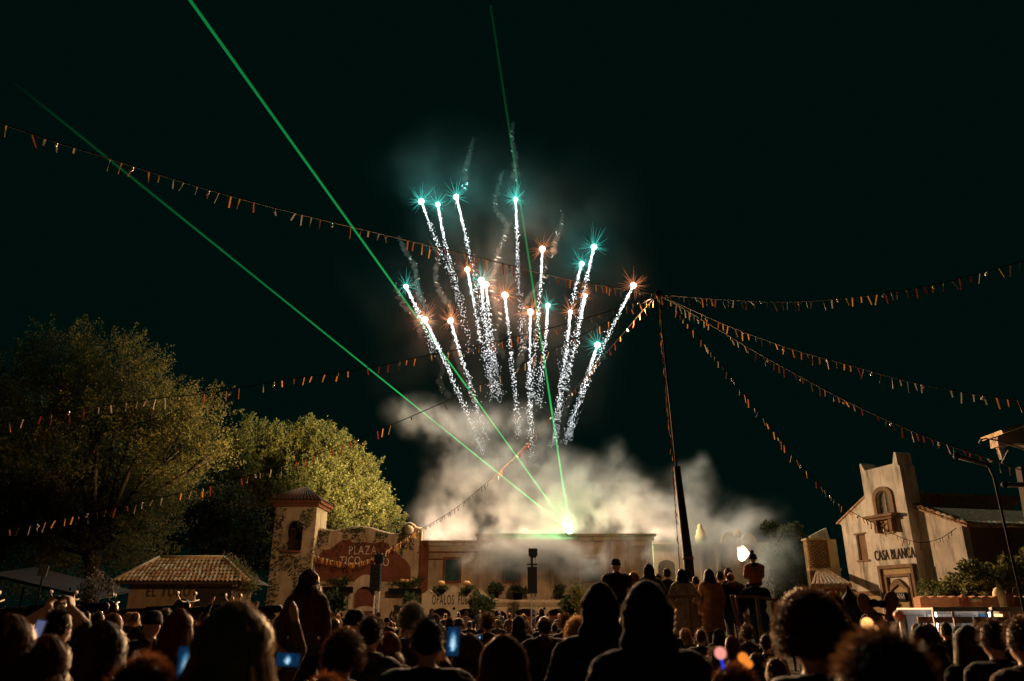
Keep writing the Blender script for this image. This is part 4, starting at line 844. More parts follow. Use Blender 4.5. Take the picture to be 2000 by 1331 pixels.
HAIR = {n: hairmat(n, c) for n, c in (('black', (.02, .015, .012)), ('brown', (.065, .033, .017)), ('dark', (.04, .024, .014)), ('blond', (.5, .3, .13)), ('auburn', (.17, .06, .022)), ('grey', (.15, .13, .11)), ('chestnut', (.12, .058, .026)))}
def remesh(mb, vox, smooth, name):
    me = bpy.data.meshes.new('t'); me.from_pydata(mb.v, [], mb.f); o = bpy.data.objects.new('t', me); COL.objects.link(o)
    m = o.modifiers.new('r', 'REMESH'); m.mode = 'VOXEL'; m.voxel_size = vox
    s_ = o.modifiers.new('s', 'SMOOTH'); s_.factor = .5; s_.iterations = smooth
    bpy.context.view_layer.update(); dg = bpy.context.evaluated_depsgraph_get()
    r_ = bpy.data.meshes.new_from_object(o.evaluated_get(dg)); r_.name = name
    bpy.data.objects.remove(o); bpy.data.meshes.remove(me); return r_
def folds(me, amp, zmax, seed=0):
    """cloth creases pressed into the surface below the neck"""
    n = len(me.vertices); co = [0.0] * (3 * n); no = [0.0] * (3 * n); me.vertices.foreach_get('co', co); me.vertices.foreach_get('normal', no)
    for i in range(0, 3 * n, 3):
        x, y, z = co[i], co[i + 1], co[i + 2]
        if z > zmax or z < .75: continue
        k = noise.noise(Vector((x * 7 + seed, y * 7, z * 11))); r_ = 1 - abs(noise.noise(Vector((x * 12 + seed, y * 12 + z * 9, z * 17)))) * 2
        d_ = amp * (k + .8 * r_ - .4); co[i] += no[i] * d_; co[i + 1] += no[i + 1] * d_; co[i + 2] += no[i + 2] * d_
    me.vertices.foreach_set('co', co); me.update()
def lerp(a, b, t_): return Vector(a).lerp(Vector(b), t_)
def hand(b, wr, fwd, up, side, curl=.5, fine=True, spread=.1):
    """palm with five separate bent fingers; fwd points along the fingers, up out of the back of the hand, side towards the thumb"""
    wr = Vector(wr); fwd = Vector(fwd).normalized(); up = (Vector(up) - fwd * Vector(up).dot(fwd)).normalized(); sd = Vector(side); sd = (sd - fwd * sd.dot(fwd) - up * sd.dot(up)).normalized()
    b.cap(wr, wr + fwd * .045, .026, .03)
    for k in (-1, 0, 1): b.cap(wr + fwd * .03 + sd * k * .018, wr + fwd * .085 + sd * k * .024, .019, .015, 8)
    if not fine: b.cap(wr + fwd * .08, wr + fwd * .13 - up * .05 * curl, .03, .02); return
    for k, ln in enumerate((.066, .076, .07, .055)):
        off = (1.5 - k) * .0205; p = wr + fwd * (.092 - abs(k - 1.2) * .004) + sd * off; d_ = (fwd + sd * (1.5 - k) * spread).normalized()
        for seg, (l_, r_) in enumerate(((.46, .0095), (.31, .0088), (.25, .008))):
            a = curl * (seg + .6) * .95; d2 = (d_ * math.cos(a) - up * math.sin(a)); q = p + d2 * ln * l_; b.cap(p, q, r_, r_ * .93, 7); p = q
    p = wr + fwd * .03 + sd * .03; d_ = (fwd * .62 + sd * .75 - up * .2).normalized()
    for l_, r_ in ((.036, .0125), (.03, .0105), (.022, .009)):
        q = p + d_ * l_; b.cap(p, q, r_, r_ * .93, 7); p = q; d_ = (d_ + fwd * .35 - up * .3 * curl - sd * .2).normalized()
def body_mesh(name, H=1.75, build=1.0, pose='down', vox=.016, mats=None, coat=0, legs=True, fine=False, female=False, puff=.02, sit=False, armspec=None, bald=False):
    """one continuous figure, facing +y, feet at the ground; returns mesh (skin / top / trousers by face) and head centre"""
    s_ = H / 1.75; b = MB(); w_ = .175 * build * (.92 if female else 1); p = puff
    V_ = lambda x, y, z: Vector((x, y, z)) * s_
    hips = .095
    if legs and not sit:
        for k in (-1, 1):
            b.cap(V_(k * hips, 0, .9), V_(k * .1, .015, .5), (.088 + p * .5) * s_, .062 * s_); b.cap(V_(k * .1, .015, .5), V_(k * .105, -.02, .1), .058 * s_, .042 * s_)
            b.cap(V_(k * .105, -.03, .045), V_(k * .115, .13, .035), .045 * s_, .036 * s_)
    if sit:
        for k in (-1, 1):
            b.cap(V_(k * hips, 0, .92), V_(k * .17, .32, .9), .085 * s_, .062 * s_); b.cap(V_(k * .17, .32, .9), V_(k * .15, .36, .52), .056 * s_, .042 * s_); b.cap(V_(k * .15, .35, .5), V_(k * .15, .46, .47), .04 * s_, .034 * s_)
    b.ell(V_(0, 0, .95), ((.16 + p) * s_, (.115 + p) * s_, .13 * s_)); b.ell(V_(0, 0, 1.1), ((.145 * build + p) * s_, (.105 + p) * s_, .16 * s_))
    b.ell(V_(0, -.005, 1.28), ((.165 * build + p) * s_, (.115 + p) * s_, .18 * s_))
    b.cap(V_(-w_ * .8, -.01, 1.405), V_(w_ * .8, -.01, 1.405), (.075 + p) * s_); b.ell(V_(0, -.015, 1.44), ((.12 + p) * s_, (.075 + p) * s_, .07 * s_))
    if coat:
        for k in range(5):
            z = 1.0 - coat * k / 4; b.ell(V_(0, 0, z), ((.175 + .018 * k + p) * s_, (.135 + .012 * k + p) * s_, .13 * s_))
    b.cap(V_(0, -.005, 1.45), V_(0, .012, 1.55), .058 * s_, .052 * s_)
    hc = V_(0, .025, 1.635)
    b.ell(hc, (.076 * s_, .095 * s_, .112 * s_), 14, 10); b.ell(hc + V_(0, .035, -.055), (.055 * s_, .06 * s_, .06 * s_)); b.ell(hc + V_(0, -.02, .02), (.077 * s_, .085 * s_, .095 * s_))
    b.cap(hc + V_(0, .095, .01), hc + V_(0, .115, -.025), .012 * s_, .015 * s_, 7)
    for k in (-1, 1): b.ell(hc + V_(k * .079, -.005, -.01), (.014 * s_, .022 * s_, .033 * s_), 8, 6); b.ell(hc + V_(k * .03, .085, .012), .014 * s_, 8, 6)
    b.cap(hc + V_(-.02, .098, -.06), hc + V_(.02, .098, -.06), .011 * s_, .011 * s_, 6)
    hands = []
    spec = armspec or {'down': [((.26, -.03, 1.15), (.25, .08, .92)), ((.26, -.03, 1.15), (.25, .08, .92))],
            'phone': [((.25, .1, 1.16), (.1, .3, 1.42)), ((.25, .1, 1.16), (.1, .3, 1.42))],
            'phone_high': [((.27, .16, 1.38), (.1, .3, 1.66)), ((.27, .16, 1.38), (.1, .3, 1.66))],
            'phone_right': [((.25, -.02, 1.16), (.22, .12, .95)), ((.25, .12, 1.2), (.08, .33, 1.5))],
            'hold_up': [((.30, .02, 1.66), (.22, .05, 1.9)), ((.30, .02, 1.66), (.22, .05, 1.9))],
            'pocket': [((.3, -.06, 1.17), (.2, .06, 1.0)), ((.3, -.06, 1.17), (.2, .06, 1.0))]}[pose]
    for k, (el, wr) in zip((-1, 1), spec):
        sh = V_(k * (w_ + .01), -.01, 1.4); el = V_(k * el[0], el[1], el[2]); wr = V_(k * wr[0], wr[1], wr[2])
        b.cap(sh, el, (.062 + p * .7) * s_, (.048 + p * .6) * s_); b.cap(el, wr, (.045 + p * .6) * s_, (.031 + p * .35) * s_)
        d_ = (wr - el).normalized(); hands.append(wr)
        up = Vector((k * .3, 0, 1)) if abs(d_.z) < .7 else Vector((0, -1, .1)); hand(b, wr + d_ * .015, d_, up, Vector((-k, 0, .2)), .55, fine)
    me = remesh(b, vox, 3 if vox < .02 else 2, name)
    if vox < .017: folds(me, .009, 1.5 * s_, H * 37)
    ms = mats or (SKIN[0], CLOTH['black'], CLOTH['denim'])
    for m in ms: me.materials.append(m)
    n = len(me.polygons); idx = []
    for pl in me.polygons:
        c = pl.center
        if c.z > 1.515 * s_ and (Vector((c.x, c.y, c.z)) - hc).length < .17 * s_: k = 0
        elif any((c - h).length < (.15 if True else 0) and (c - h).length < 9 and (c - h).dot((h - Vector((0, 0, 1.2 * s_)))) > 0 for h in hands): k = 0
        elif c.z < (.93 - coat) * s_ or (sit and c.z < .95 * s_ and c.y > .08): k = 2
        else: k = 1
        idx.append(k)
    me.polygons.foreach_set('material_index', idx); me.polygons.foreach_set('use_smooth', [True] * n)
    return me, hc, hands
def strands(paths, wd, name, m, parent, base=None):
    """hair: tapering flat strands"""
    v = []; f = []
    for p in paths:
        n = len(p)
        for i, q in enumerate(p):
            t_ = (p[min(i + 1, n - 1)] - p[max(i - 1, 0)]).normalized(); a = t_.cross(Vector((q.x, q.y, .01)) if True else None)
            a = a.normalized() if a.length > 1e-5 else Vector((1, 0, 0)); w_ = wd * (1 - .75 * i / (n - 1)); k = len(v); v += [tuple(q - a * w_), tuple(q + a * w_)]
            if i: f.append((k - 2, k - 1, k + 1, k))
    if base is not None:
        k = len(v); v += [tuple(x) for x in base.v]; f += [tuple(i + k for i in q) for q in base.f]
    me = bpy.data.meshes.new(name); me.from_pydata(v, [], f); me.materials.append(m); me.polygons.foreach_set('use_smooth', [True] * len(f)); return link(name, me, parent)
def hair(o, hc, s_, style, m, rnd, n=500, length=.42):
    """grown on the head centred at hc; the face side stays free"""
    R0 = Vector((.083, .1, .118)) * s_; P_ = []; base = MB()
    def dirn():
        while True:
            d_ = Vector((rnd.gauss(0, 1), rnd.gauss(0, 1), rnd.gauss(0, 1))).normalized()
            if not (d_.y > .45 and d_.z < .45) and d_.z > -.38: return d_
    if style in ('short', 'curly', 'grey'):
        base.ell(hc + Vector((0, -.016, .026)) * s_, tuple(R0 * .96), 14, 10)
        for i in range(int(n * 1.4)):
            d_ = dirn(); p = hc + Vector((d_.x * R0.x, d_.y * R0.y - .012 * s_, d_.z * R0.z + .016 * s_)); p = hc + (p - hc) * rnd.uniform(.95, 1.1)
            if style == 'curly':
                r_ = rnd.uniform(.012, .022) * s_; ax_ = d_.orthogonal().normalized(); bx = d_.cross(ax_); q = []; ph = rnd.random() * 6
                for k in range(9): q.append(p + d_ * (.006 * k + .008) * s_ * 1.3 + (ax_ * math.cos(ph + k * .9) + bx * math.sin(ph + k * .9)) * r_)
                P_.append(q)
            else:
                g_ = (d_ * .8 + Vector((rnd.gauss(0, .4), rnd.gauss(0, .4), rnd.gauss(0, .4) - .15))).normalized(); L_ = rnd.uniform(.015, .042) * s_; P_.append([p, p + g_ * L_ * .5, p + (g_ + Vector((0, 0, -.3))).normalized() * L_])
        return strands(P_, (.004 if style == 'curly' else .0026) * s_, 'hair', m, o, base)
    if style in ('long', 'bob'):
        L0 = length * s_ if style == 'long' else .15 * s_
        base.ell(hc + Vector((0, -.015, .005)) * s_, tuple(R0 * .93), 14, 10)
        base.ell(hc + Vector((0, -.05, -.09)) * s_, (.072 * s_, .05 * s_, .14 * s_), 12, 8)
        if style == 'long': base.ell(hc + Vector((0, -.085, -.23)) * s_, (.08 * s_, .036 * s_, .16 * s_), 12, 8)
        for i in range(n):
            a = rnd.uniform(math.pi * .98, math.pi * 2.02) if rnd.random() < .85 else rnd.choice((rnd.uniform(0, .35), rnd.uniform(2.8, 3.14))); el = rnd.uniform(-.1, 1.45)
            d_ = Vector((math.cos(a) * math.cos(el), math.sin(a) * math.cos(el), math.sin(el))); p = hc + Vector((d_.x * R0.x, d_.y * R0.y - .01 * s_, d_.z * R0.z)) * 1.0; lift = rnd.uniform(.94, 1.2); p = hc + (p - hc) * lift; q = [p]
            out = Vector((d_.x, d_.y, 0)); out = out.normalized() if out.length > .05 else Vector((rnd.gauss(0, 1), -1, 0)).normalized()
            ln = L0 * rnd.uniform(.75, 1.08); ph = rnd.random() * 6; j = Vector((rnd.gauss(0, .012), rnd.gauss(0, .012), 0)) * s_
            tgt = hc + Vector((out.x * .098, min(out.y, .35) * .108 - .012, -.02)) * s_ * rnd.uniform(.92, 1.24 if style == 'long' else 1.1)
            q.append(p.lerp(tgt, .5) + Vector((out.x * .016, out.y * .016, .026 * max(0, d_.z))) * s_ * lift); q.append(tgt)
            for k in range(1, 6):
                t_ = k / 5; sp = 1 + .28 * math.sin(t_ * 2.2) - .1 * t_
                q.append(Vector((hc.x + (tgt.x - hc.x) * sp, hc.y + (tgt.y - hc.y) * (sp if tgt.y < hc.y else .6) - .055 * t_ * s_, tgt.z - ln * t_)) + j * t_ * 2 + Vector((math.sin(ph + t_ * 5), math.cos(ph + t_ * 5), 0)) * .008 * s_)
            P_.append(q)
        return strands(P_, (.0045 if n > 1000 else .006) * s_, 'hair', m, o, base)
def hood(o, hc, s_, m, big=1.0):
    b = MB(); b.ell(hc + Vector((0, -.01, .0)) * s_, (.118 * s_ * big, .125 * s_ * big, .138 * s_ * big), 14, 10); b.ell(hc + Vector((0, -.03, .075)) * s_, (.085 * s_ * big, .1 * s_ * big, .085 * s_ * big)); b.ell(hc + Vector((0, -.04, .125)) * s_, (.035 * s_, .045 * s_, .04 * s_))
    b.cap(hc + Vector((-.05, -.02, -.12)) * s_, hc + Vector((.05, -.02, -.12)) * s_, .085 * s_ * big); b.cap(hc + Vector((-.1, -.03, -.2)) * s_, hc + Vector((.1, -.03, -.2)) * s_, .07 * s_)
    me = remesh(b, .012, 4, 'hood'); folds(me, .0065, 9, hc.z * 31); me.materials.append(m); me.polygons.foreach_set('use_smooth', [True] * len(me.polygons)); return link('hood', me, o)
def beanie(o, hc, s_, m, pom=None):
    b = MB().lathe([(.088 * s_, -.0), (.098 * s_, .0), (.1 * s_, .045 * s_), (.094 * s_, .05 * s_), (.088 * s_, .09 * s_), (.06 * s_, .128 * s_), (.01, .142 * s_)], hc + Vector((0, -.01, .02)) * s_, 16); h = b.build('knit_hat', m, o, True)
    if pom: MB().ell(hc + Vector((0, -.01, .19)) * s_, .045 * s_, 10, 8).build('pompom', pom, h, True)
    return h
def dress(o, hc, s_, style, hm, rnd, n, top):
    if style not in ('hood', 'long') and rnd.random() < .8:      # jacket collar, scarf or a hood lying on the back
        k = rnd.random(); z = hc.z - .155 * s_; pts = [Vector((math.cos(a * .524) * .078 * s_, math.sin(a * .524) * .072 * s_ - .004, z - .012 * s_ * math.sin(a * .524))) for a in range(12)]
        b = MB(); m_ = len(pts); rr = .03 * s_ if k < .6 else .042 * s_
        for a in range(12):
            b.cap(pts[a], pts[(a + 1) % 12], rr * rnd.uniform(.85, 1.1), None, 7)
        if k > .75: b.ell(Vector((0, -.105 * s_, z - .03 * s_)), (.1 * s_, .05 * s_, .07 * s_), 10, 7)
        me = remesh(b, .012 if n > 300 else .02, 2, 'collar'); me.materials.append(top if k < .7 else rnd.choice((CLOTH['grey'], CLOTH['wine'], CLOTH['brown']))); me.polygons.foreach_set('use_smooth', [True] * len(me.polygons)); link('collar' if k < .75 else 'folded_hood', me, o)
    if style == 'hood': hood(o, hc, s_, top)
    elif style == 'beanie': beanie(o, hc, s_, CLOTH['charcoal'])
    elif style == 'bald': MB().ell(hc + Vector((0, -.014, .0)) * s_, tuple(Vector((.0805, .096, .10)) * s_), 14, 10).build('cropped_hair', hm, o, True)
    else: hair(o, hc, s_, style, hm, rnd, n)
def person(px, py, Y, label, H=None, ground=0.0, style='short', hm='dark', top='black', trs='denim', skin=0, turn=0, n=700, group=None, **k):
    """py is where the crown of the head stands in the photograph"""
    q = at(px, py, Y); H = H or max(1.35, min(1.98, (q.z - ground) / 1.01))
    me, hc, hands = body_mesh('person', H, mats=(SKIN[skin], CLOTH[top], CLOTH[trs]), **k)
    o = link('person', me, None, (q.x, Y, min(ground, q.z - H * 1.0) if ground == 0 else q.z - H * 1.0)); o.rotation_euler.z = rad(turn); tag(o, label, 'person', group)
    dress(o, hc, H / 1.75, style, HAIR[hm], random.Random(int(px * 7 + py)), n, CLOTH[top]); return o, hc, hands
M_scr = {}
def screen_mat(kind):
    if kind in M_scr: return M_scr[kind]
    m = bpy.data.materials.new('phone_screen_' + kind); m.use_nodes = True; N = m.node_tree.nodes; L = m.node_tree.links; N.remove(N['Principled BSDF']); e = N.new('ShaderNodeEmission'); tc = N.new('ShaderNodeTexCoord')
    if kind == 'glass': e.inputs[0].default_value = (.25, .3, .6, 1); e.inputs[1].default_value = .35
    else:
        # picture on the screen: dark sky, fan of bright trails, glow of smoke, dark crowd
        def M2(op, a, b=None, clamp=False):
            n = N.new('ShaderNodeMath'); n.operation = op; n.use_clamp = clamp
            for i, x in enumerate((a, b)):
                if x is None: continue
                if isinstance(x, (int, float)): n.inputs[i].default_value = x
                else: L.new(x, n.inputs[i])
            return n.outputs[0]
        sp = N.new('ShaderNodeSeparateXYZ'); L.new(tc.outputs['UV'], sp.inputs[0]); x = M2('SUBTRACT', sp.outputs[0], .5); y = M2('SUBTRACT', sp.outputs[1], .3)
        asp = 1.0 if kind == 'tall' else 2.0; x = M2('MULTIPLY', x, asp)
        rr = M2('SQRT', M2('ADD', M2('MULTIPLY', x, x), M2('MULTIPLY', M2('MULTIPLY', y, y), .35)))
        an = M2('DIVIDE', x, M2('ADD', M2('ABSOLUTE', y), .25)); st = M2('POWER', M2('ABSOLUTE', M2('SINE', M2('MULTIPLY', an, 17))), 5.0)
        up = M2('GREATER_THAN', y, .0); fan = M2('MULTIPLY', M2('MULTIPLY', st, up), M2('MULTIPLY', M2('SUBTRACT', .42, rr, True), 3.4))
        nz = N.new('ShaderNodeTexNoise'); nz.inputs['Scale'].default_value = 10; nz.inputs['Detail'].default_value = 5; L.new(tc.outputs['UV'], nz.inputs['Vector'])
        glow = M2('MULTIPLY', M2('POWER', M2('SUBTRACT', 1.0, M2('MULTIPLY', rr, 2.3), True), 2.0), M2('MULTIPLY', nz.outputs['Fac'], 1.9))
        tot = M2('ADD', M2('ADD', fan, glow), M2('MULTIPLY', M2('GREATER_THAN', nz.outputs['Fac'], .62), .25)); low = M2('GREATER_THAN', M2('ADD', sp.outputs[1], M2('MULTIPLY', nz.outputs['Fac'], .12)), .22)
        tot = M2('MULTIPLY', tot, M2('ADD', M2('MULTIPLY', low, .85), .15))
        cr = N.new('ShaderNodeValToRGB'); el = cr.color_ramp.elements; el[0].position = .0; el[0].color = (.003, .018, .05, 1); el[1].position = 1.0; el[1].color = (.8, .95, 1, 1); q_ = el.new(.25); q_.color = (.008, .055, .15, 1); q_ = el.new(.6); q_.color = (.15, .5, .75, 1)
        L.new(tot, cr.inputs[0]); L.new(cr.outputs[0], e.inputs[0]); e.inputs[1].default_value = 1.0
    L.new(e.outputs[0], N['Material Output'].inputs[0]); M_scr[kind] = m; return m
M_phone = mat('phone_body', (.02, .02, .022), .3, .1)
def phone(px, py, Y, wpx, hpx, label, kind='tall', tilt=0, yaw=0):
    q = at(px, py, Y); s_ = mpp(px, py, Y); w_, h = wpx * s_, hpx * s_
    e = empty('smartphone', q, label=label, cat='phone'); e.rotation_euler = (rad(-8), rad(tilt), rad(yaw))
    b = MB().box((0, .006, 0), (w_ * 1.08, .009, h * 1.06)); b.build('body', M_phone, e)
    MB().lathe([(.006, 0), (.008, .003)], (0, 0, 0), 8).build('lens', M_black, e, loc=(w_ * .35, .012, h * .42))
    me = bpy.data.meshes.new('screen'); me.from_pydata([(-w_ / 2, 0, -h / 2), (w_ / 2, 0, -h / 2), (w_ / 2, 0, h / 2), (-w_ / 2, 0, h / 2)], [], [(0, 1, 2, 3)]); uv = me.uv_layers.new(); 
    for i, c in enumerate(((0, 0), (1, 0), (1, 1), (0, 1))): uv.data[i].uv = c
    me.materials.append(screen_mat(kind)); link('screen', me, e, (0, -.001, 0))
    return e
# ------------------------------------------------------------------ people on the platform
def plat(px, py, label, **k):
    Y = k.pop('Y', 15.8); q = at(px, py, Y); H = q.z - DZ
    return person(px, py, Y, label, H=max(.95, min(1.98, H / 1.0)), ground=DZ, vox=k.pop('vox', .02), n=k.pop('n', 400), **k)
plat(1203, 1095, 'tall broad man in black jacket at the left end of the platform', style='beanie', pose='pocket', puff=.04, build=1.12)
plat(1238, 1118, 'woman with long blond hair in pale speckled jacket on the platform', style='long', hm='blond', top='pale', female=True, puff=.03)
plat(1267, 1105, 'man with black hood up on the platform, third from its left end', style='hood', pose='pocket', puff=.04)
plat(1285, 1124, 'short spectator almost hidden behind two hooded platform figures', style='short', hm='brown', Y=16.6)
plat(1302, 1112, 'spectator with short hair in dark coat left of the long pale coat', style='short', puff=.03, Y=16.2)
plat(1331, 1113, 'woman with dark bob in long pale wool coat at the left platform rail', style='bob', hm='black', top='pale', female=True, coat=.5, puff=.035, pose='pocket', Y=15.5)
plat(1358, 1128, 'small spectator squeezed between the pale coat and the brown coat', style='short', Y=16.4)
plat(1384, 1113, 'woman with long dark hair in long brown coat beside the mast', style='bob', hm='black', top='tan', female=True, coat=.45, puff=.03, Y=15.7)
plat(1406, 1118, 'spectator with shiny dark hair right of the brown coat', style='short', hm='black', Y=16)
plat(1421, 1112, 'spectator with brown hair behind the leaning couple on the platform', style='short', hm='brown', Y=16.8)
plat(1426, 1118, 'broad figure with reddish hair leaning at the right end of the platform', style='bald', hm='chestnut', puff=.05, build=1.15, turn=-12)
# child on shoulders
qs = at(1473, 1140, 15.4)
car, hc_, _ = person(1473, 1128, 15.4, 'man in dark jacket carrying a child on his shoulders at the right platform rail', H=qs.z - DZ + .1, ground=DZ, style='short', vox=.02, n=200, build=1.35, puff=.05, armspec=[((.3, .05, 1.3), (.14, .2, 1.5)), ((.3, .05, 1.3), (.14, .2, 1.5))])
top_ = at(1468, 1088, 15.4); sc_ = .62
me, hc, _ = body_mesh('person', 1.75 * .62, mats=(SKIN[0], CLOTH['orange'], CLOTH['denim']), vox=.016, sit=True, puff=.07, build=1.2, pose='phone')
o = link('person', me, None, (top_.x, 15.33, top_.z - 1.75 * .62)); tag(o, 'small child in orange coat and pompom hat riding on shoulders', 'person'); beanie(o, hc, .85, CLOTH['wine'], CLOTH['charcoal'])
b = MB().tube([hc + Vector((-.1, -.02, -.09)), hc + Vector((0, -.09, -.1)), hc + Vector((.1, -.02, -.09))], .045, 8); b.build('scarf', CLOTH['black'], o, True)
# ------------------------------------------------------------------ large figures close to the camera
person(1171, 1147, 4.6, 'hooded figure with dark hood and grey-lit jacket folds, left of two hooded men', style='hood', top='black', vox=.014, build=1.1, puff=.03, pose='pocket')
person(1262, 1145, 3.5, 'large hooded figure in black with softly lit hood edge, right of two hooded men', style='hood', top='black', vox=.014, build=1.08, puff=.03, pose='down')
person(462, 1176, 2.35, 'woman with long blond hair glowing at its edges, out of focus at the lower left', style='long', hm='blond', top='charcoal', vox=.014, n=4600, female=True)
person(1722, 1248, 1.62, 'very close blurred head with brown hair at the bottom right', style='short', hm='chestnut', top='black', vox=.014, n=2600)
person(1580, 1187, 3.1, 'person with thick curly backlit hair right of the platform', style='curly', hm='chestnut', top='navy', vox=.014, n=2600, puff=.03)
person(984, 1241, 3.5, 'woman with long auburn-edged hair below the second loudspeaker tower', style='long', hm='auburn', top='black', vox=.014, n=1800, female=True)
person(205, 1214, 3.7, 'woman with long wavy brown hair at the left, right of the heart hands', style='long', hm='brown', top='black', vox=.014, n=1800, female=True)
person(95, 1242, 3.3, 'person with brown hair in front of the hands forming a heart', style='bob', hm='auburn', top='black', vox=.014, n=1500)
person(22, 1202, 3.2, 'person with long dark hair cut off by the left edge', style='long', hm='auburn', top='black', vox=.014, n=1500)
person(282, 1293, 2.2, 'blurred orange-lit low head at the bottom left', style='short', hm='auburn', top='brown', vox=.014, n=1800, H=1.5)
person(836, 1212, 4.3, 'broad man with short dark hair filming with a tall bright phone', style='short', hm='black', top='black', vox=.014, pose='phone_right', build=1.2, puff=.03, n=900)
person(724, 1208, 5.6, 'man with short hair and clean neckline left of the broad man filming', style='short', hm='dark', top='charcoal', vox=.016, build=1.05)
person(693, 1196, 6.6, 'man in a light knitted cap below the first loudspeaker tower', style='beanie', top='black', vox=.016)
person(806, 1190, 7.4, 'man with curly grey-lit hair right of the first loudspeaker tower', style='curly', hm='grey', top='charcoal', vox=.016, n=600)
person(671, 1254, 4.6, 'man with short brown curls in front of the shoulder rider', style='curly', hm='brown', top='black', vox=.016, n=700, H=1.5)
person(637, 1312, 3.0, 'low head with red hair at the bottom edge left of centre', style='short', hm='auburn', top='black', vox=.016, n=1200, H=1.4)
person(917, 1238, 5.2, 'woman with tied hair and pale collar right of the tall bright phone', style='bob', hm='chestnut', top='beige', vox=.016, n=900, female=True)
person(760, 1234, 6.2, 'woman holding a small phone beside the man with clean neckline', style='bob', hm='auburn', top='black', vox=.016, n=700, female=True, pose='phone')
person(1063, 1200, 8.6, 'man with round dark head and broad shoulders under the second loudspeaker tower', style='bald', hm='dark', top='black', vox=.018, build=1.12, puff=.03)
person(1128, 1217, 7.5, 'woman with frizzy lit hair left of the first hooded figure', style='curly', hm='blond', top='grey', vox=.018, n=700, female=True)
person(1436, 1309, 2.9, 'person with reddish hair wearing the light-up bopper headband', style='short', hm='auburn', top='wine', vox=.014, n=1500)
person(1936, 1214, 5.2, 'man with short dark hair in front of the blue kiosk panel', style='short', hm='brown', top='black', vox=.016, n=900, build=1.1)
person(1888, 1222, 5.6, 'woman with dark hair in front of the white kiosk', style='long', hm='dark', top='black', vox=.016, n=900, female=True)
person(1992, 1210, 4.4, 'person cut off by the right edge with orange-lit cheek', style='short', hm='brown', top='brown', vox=.016, n=700)
person(1800, 1222, 6.0, 'dark figure with brown hair left of the kiosks', style='bob', hm='brown', top='black', vox=.016, n=700)
person(1700, 1196, 8.2, 'person wearing the pink round-eared headband', style='long', hm='chestnut', top='pale', vox=.018, n=700, female=True)
person(352, 1190, 6.4, 'woman with long reddish hair standing left of the blond woman', style='long', hm='auburn', top='black', vox=.016, n=900, female=True)
person(525, 1232, 6.0, 'person with raised thin arms right of the blond woman', style='bob', hm='chestnut', top='tan', vox=.016, n=600, pose='hold_up', H=1.45)
# girl riding on shoulders
qs = at(604, 1232, 6.9)
person(600, 1226, 6.9, 'broad man in black carrying the girl on his shoulders', H=1.62, style='short', vox=.016, n=200, build=1.3, puff=.05, armspec=[((.32, .06, 1.25), (.16, .2, 1.46)), ((.32, .06, 1.25), (.16, .2, 1.46))])
top_ = at(613, 1117, 6.9); k_ = 1.28 / 1.75
me, hc, _ = body_mesh('person', 1.28, mats=(SKIN[0], CLOTH['brown'], CLOTH['denim']), vox=.014, sit=True, puff=.04, female=True)
o = link('person', me, None, (top_.x - .02, 6.83, top_.z - 1.285)); tag(o, 'girl with dark hair in brown jacket riding high on shoulders before the plaza building', 'person'); hair(o, hc, k_ * 1.12, 'bob', HAIR['chestnut'], random.Random(4), 900)
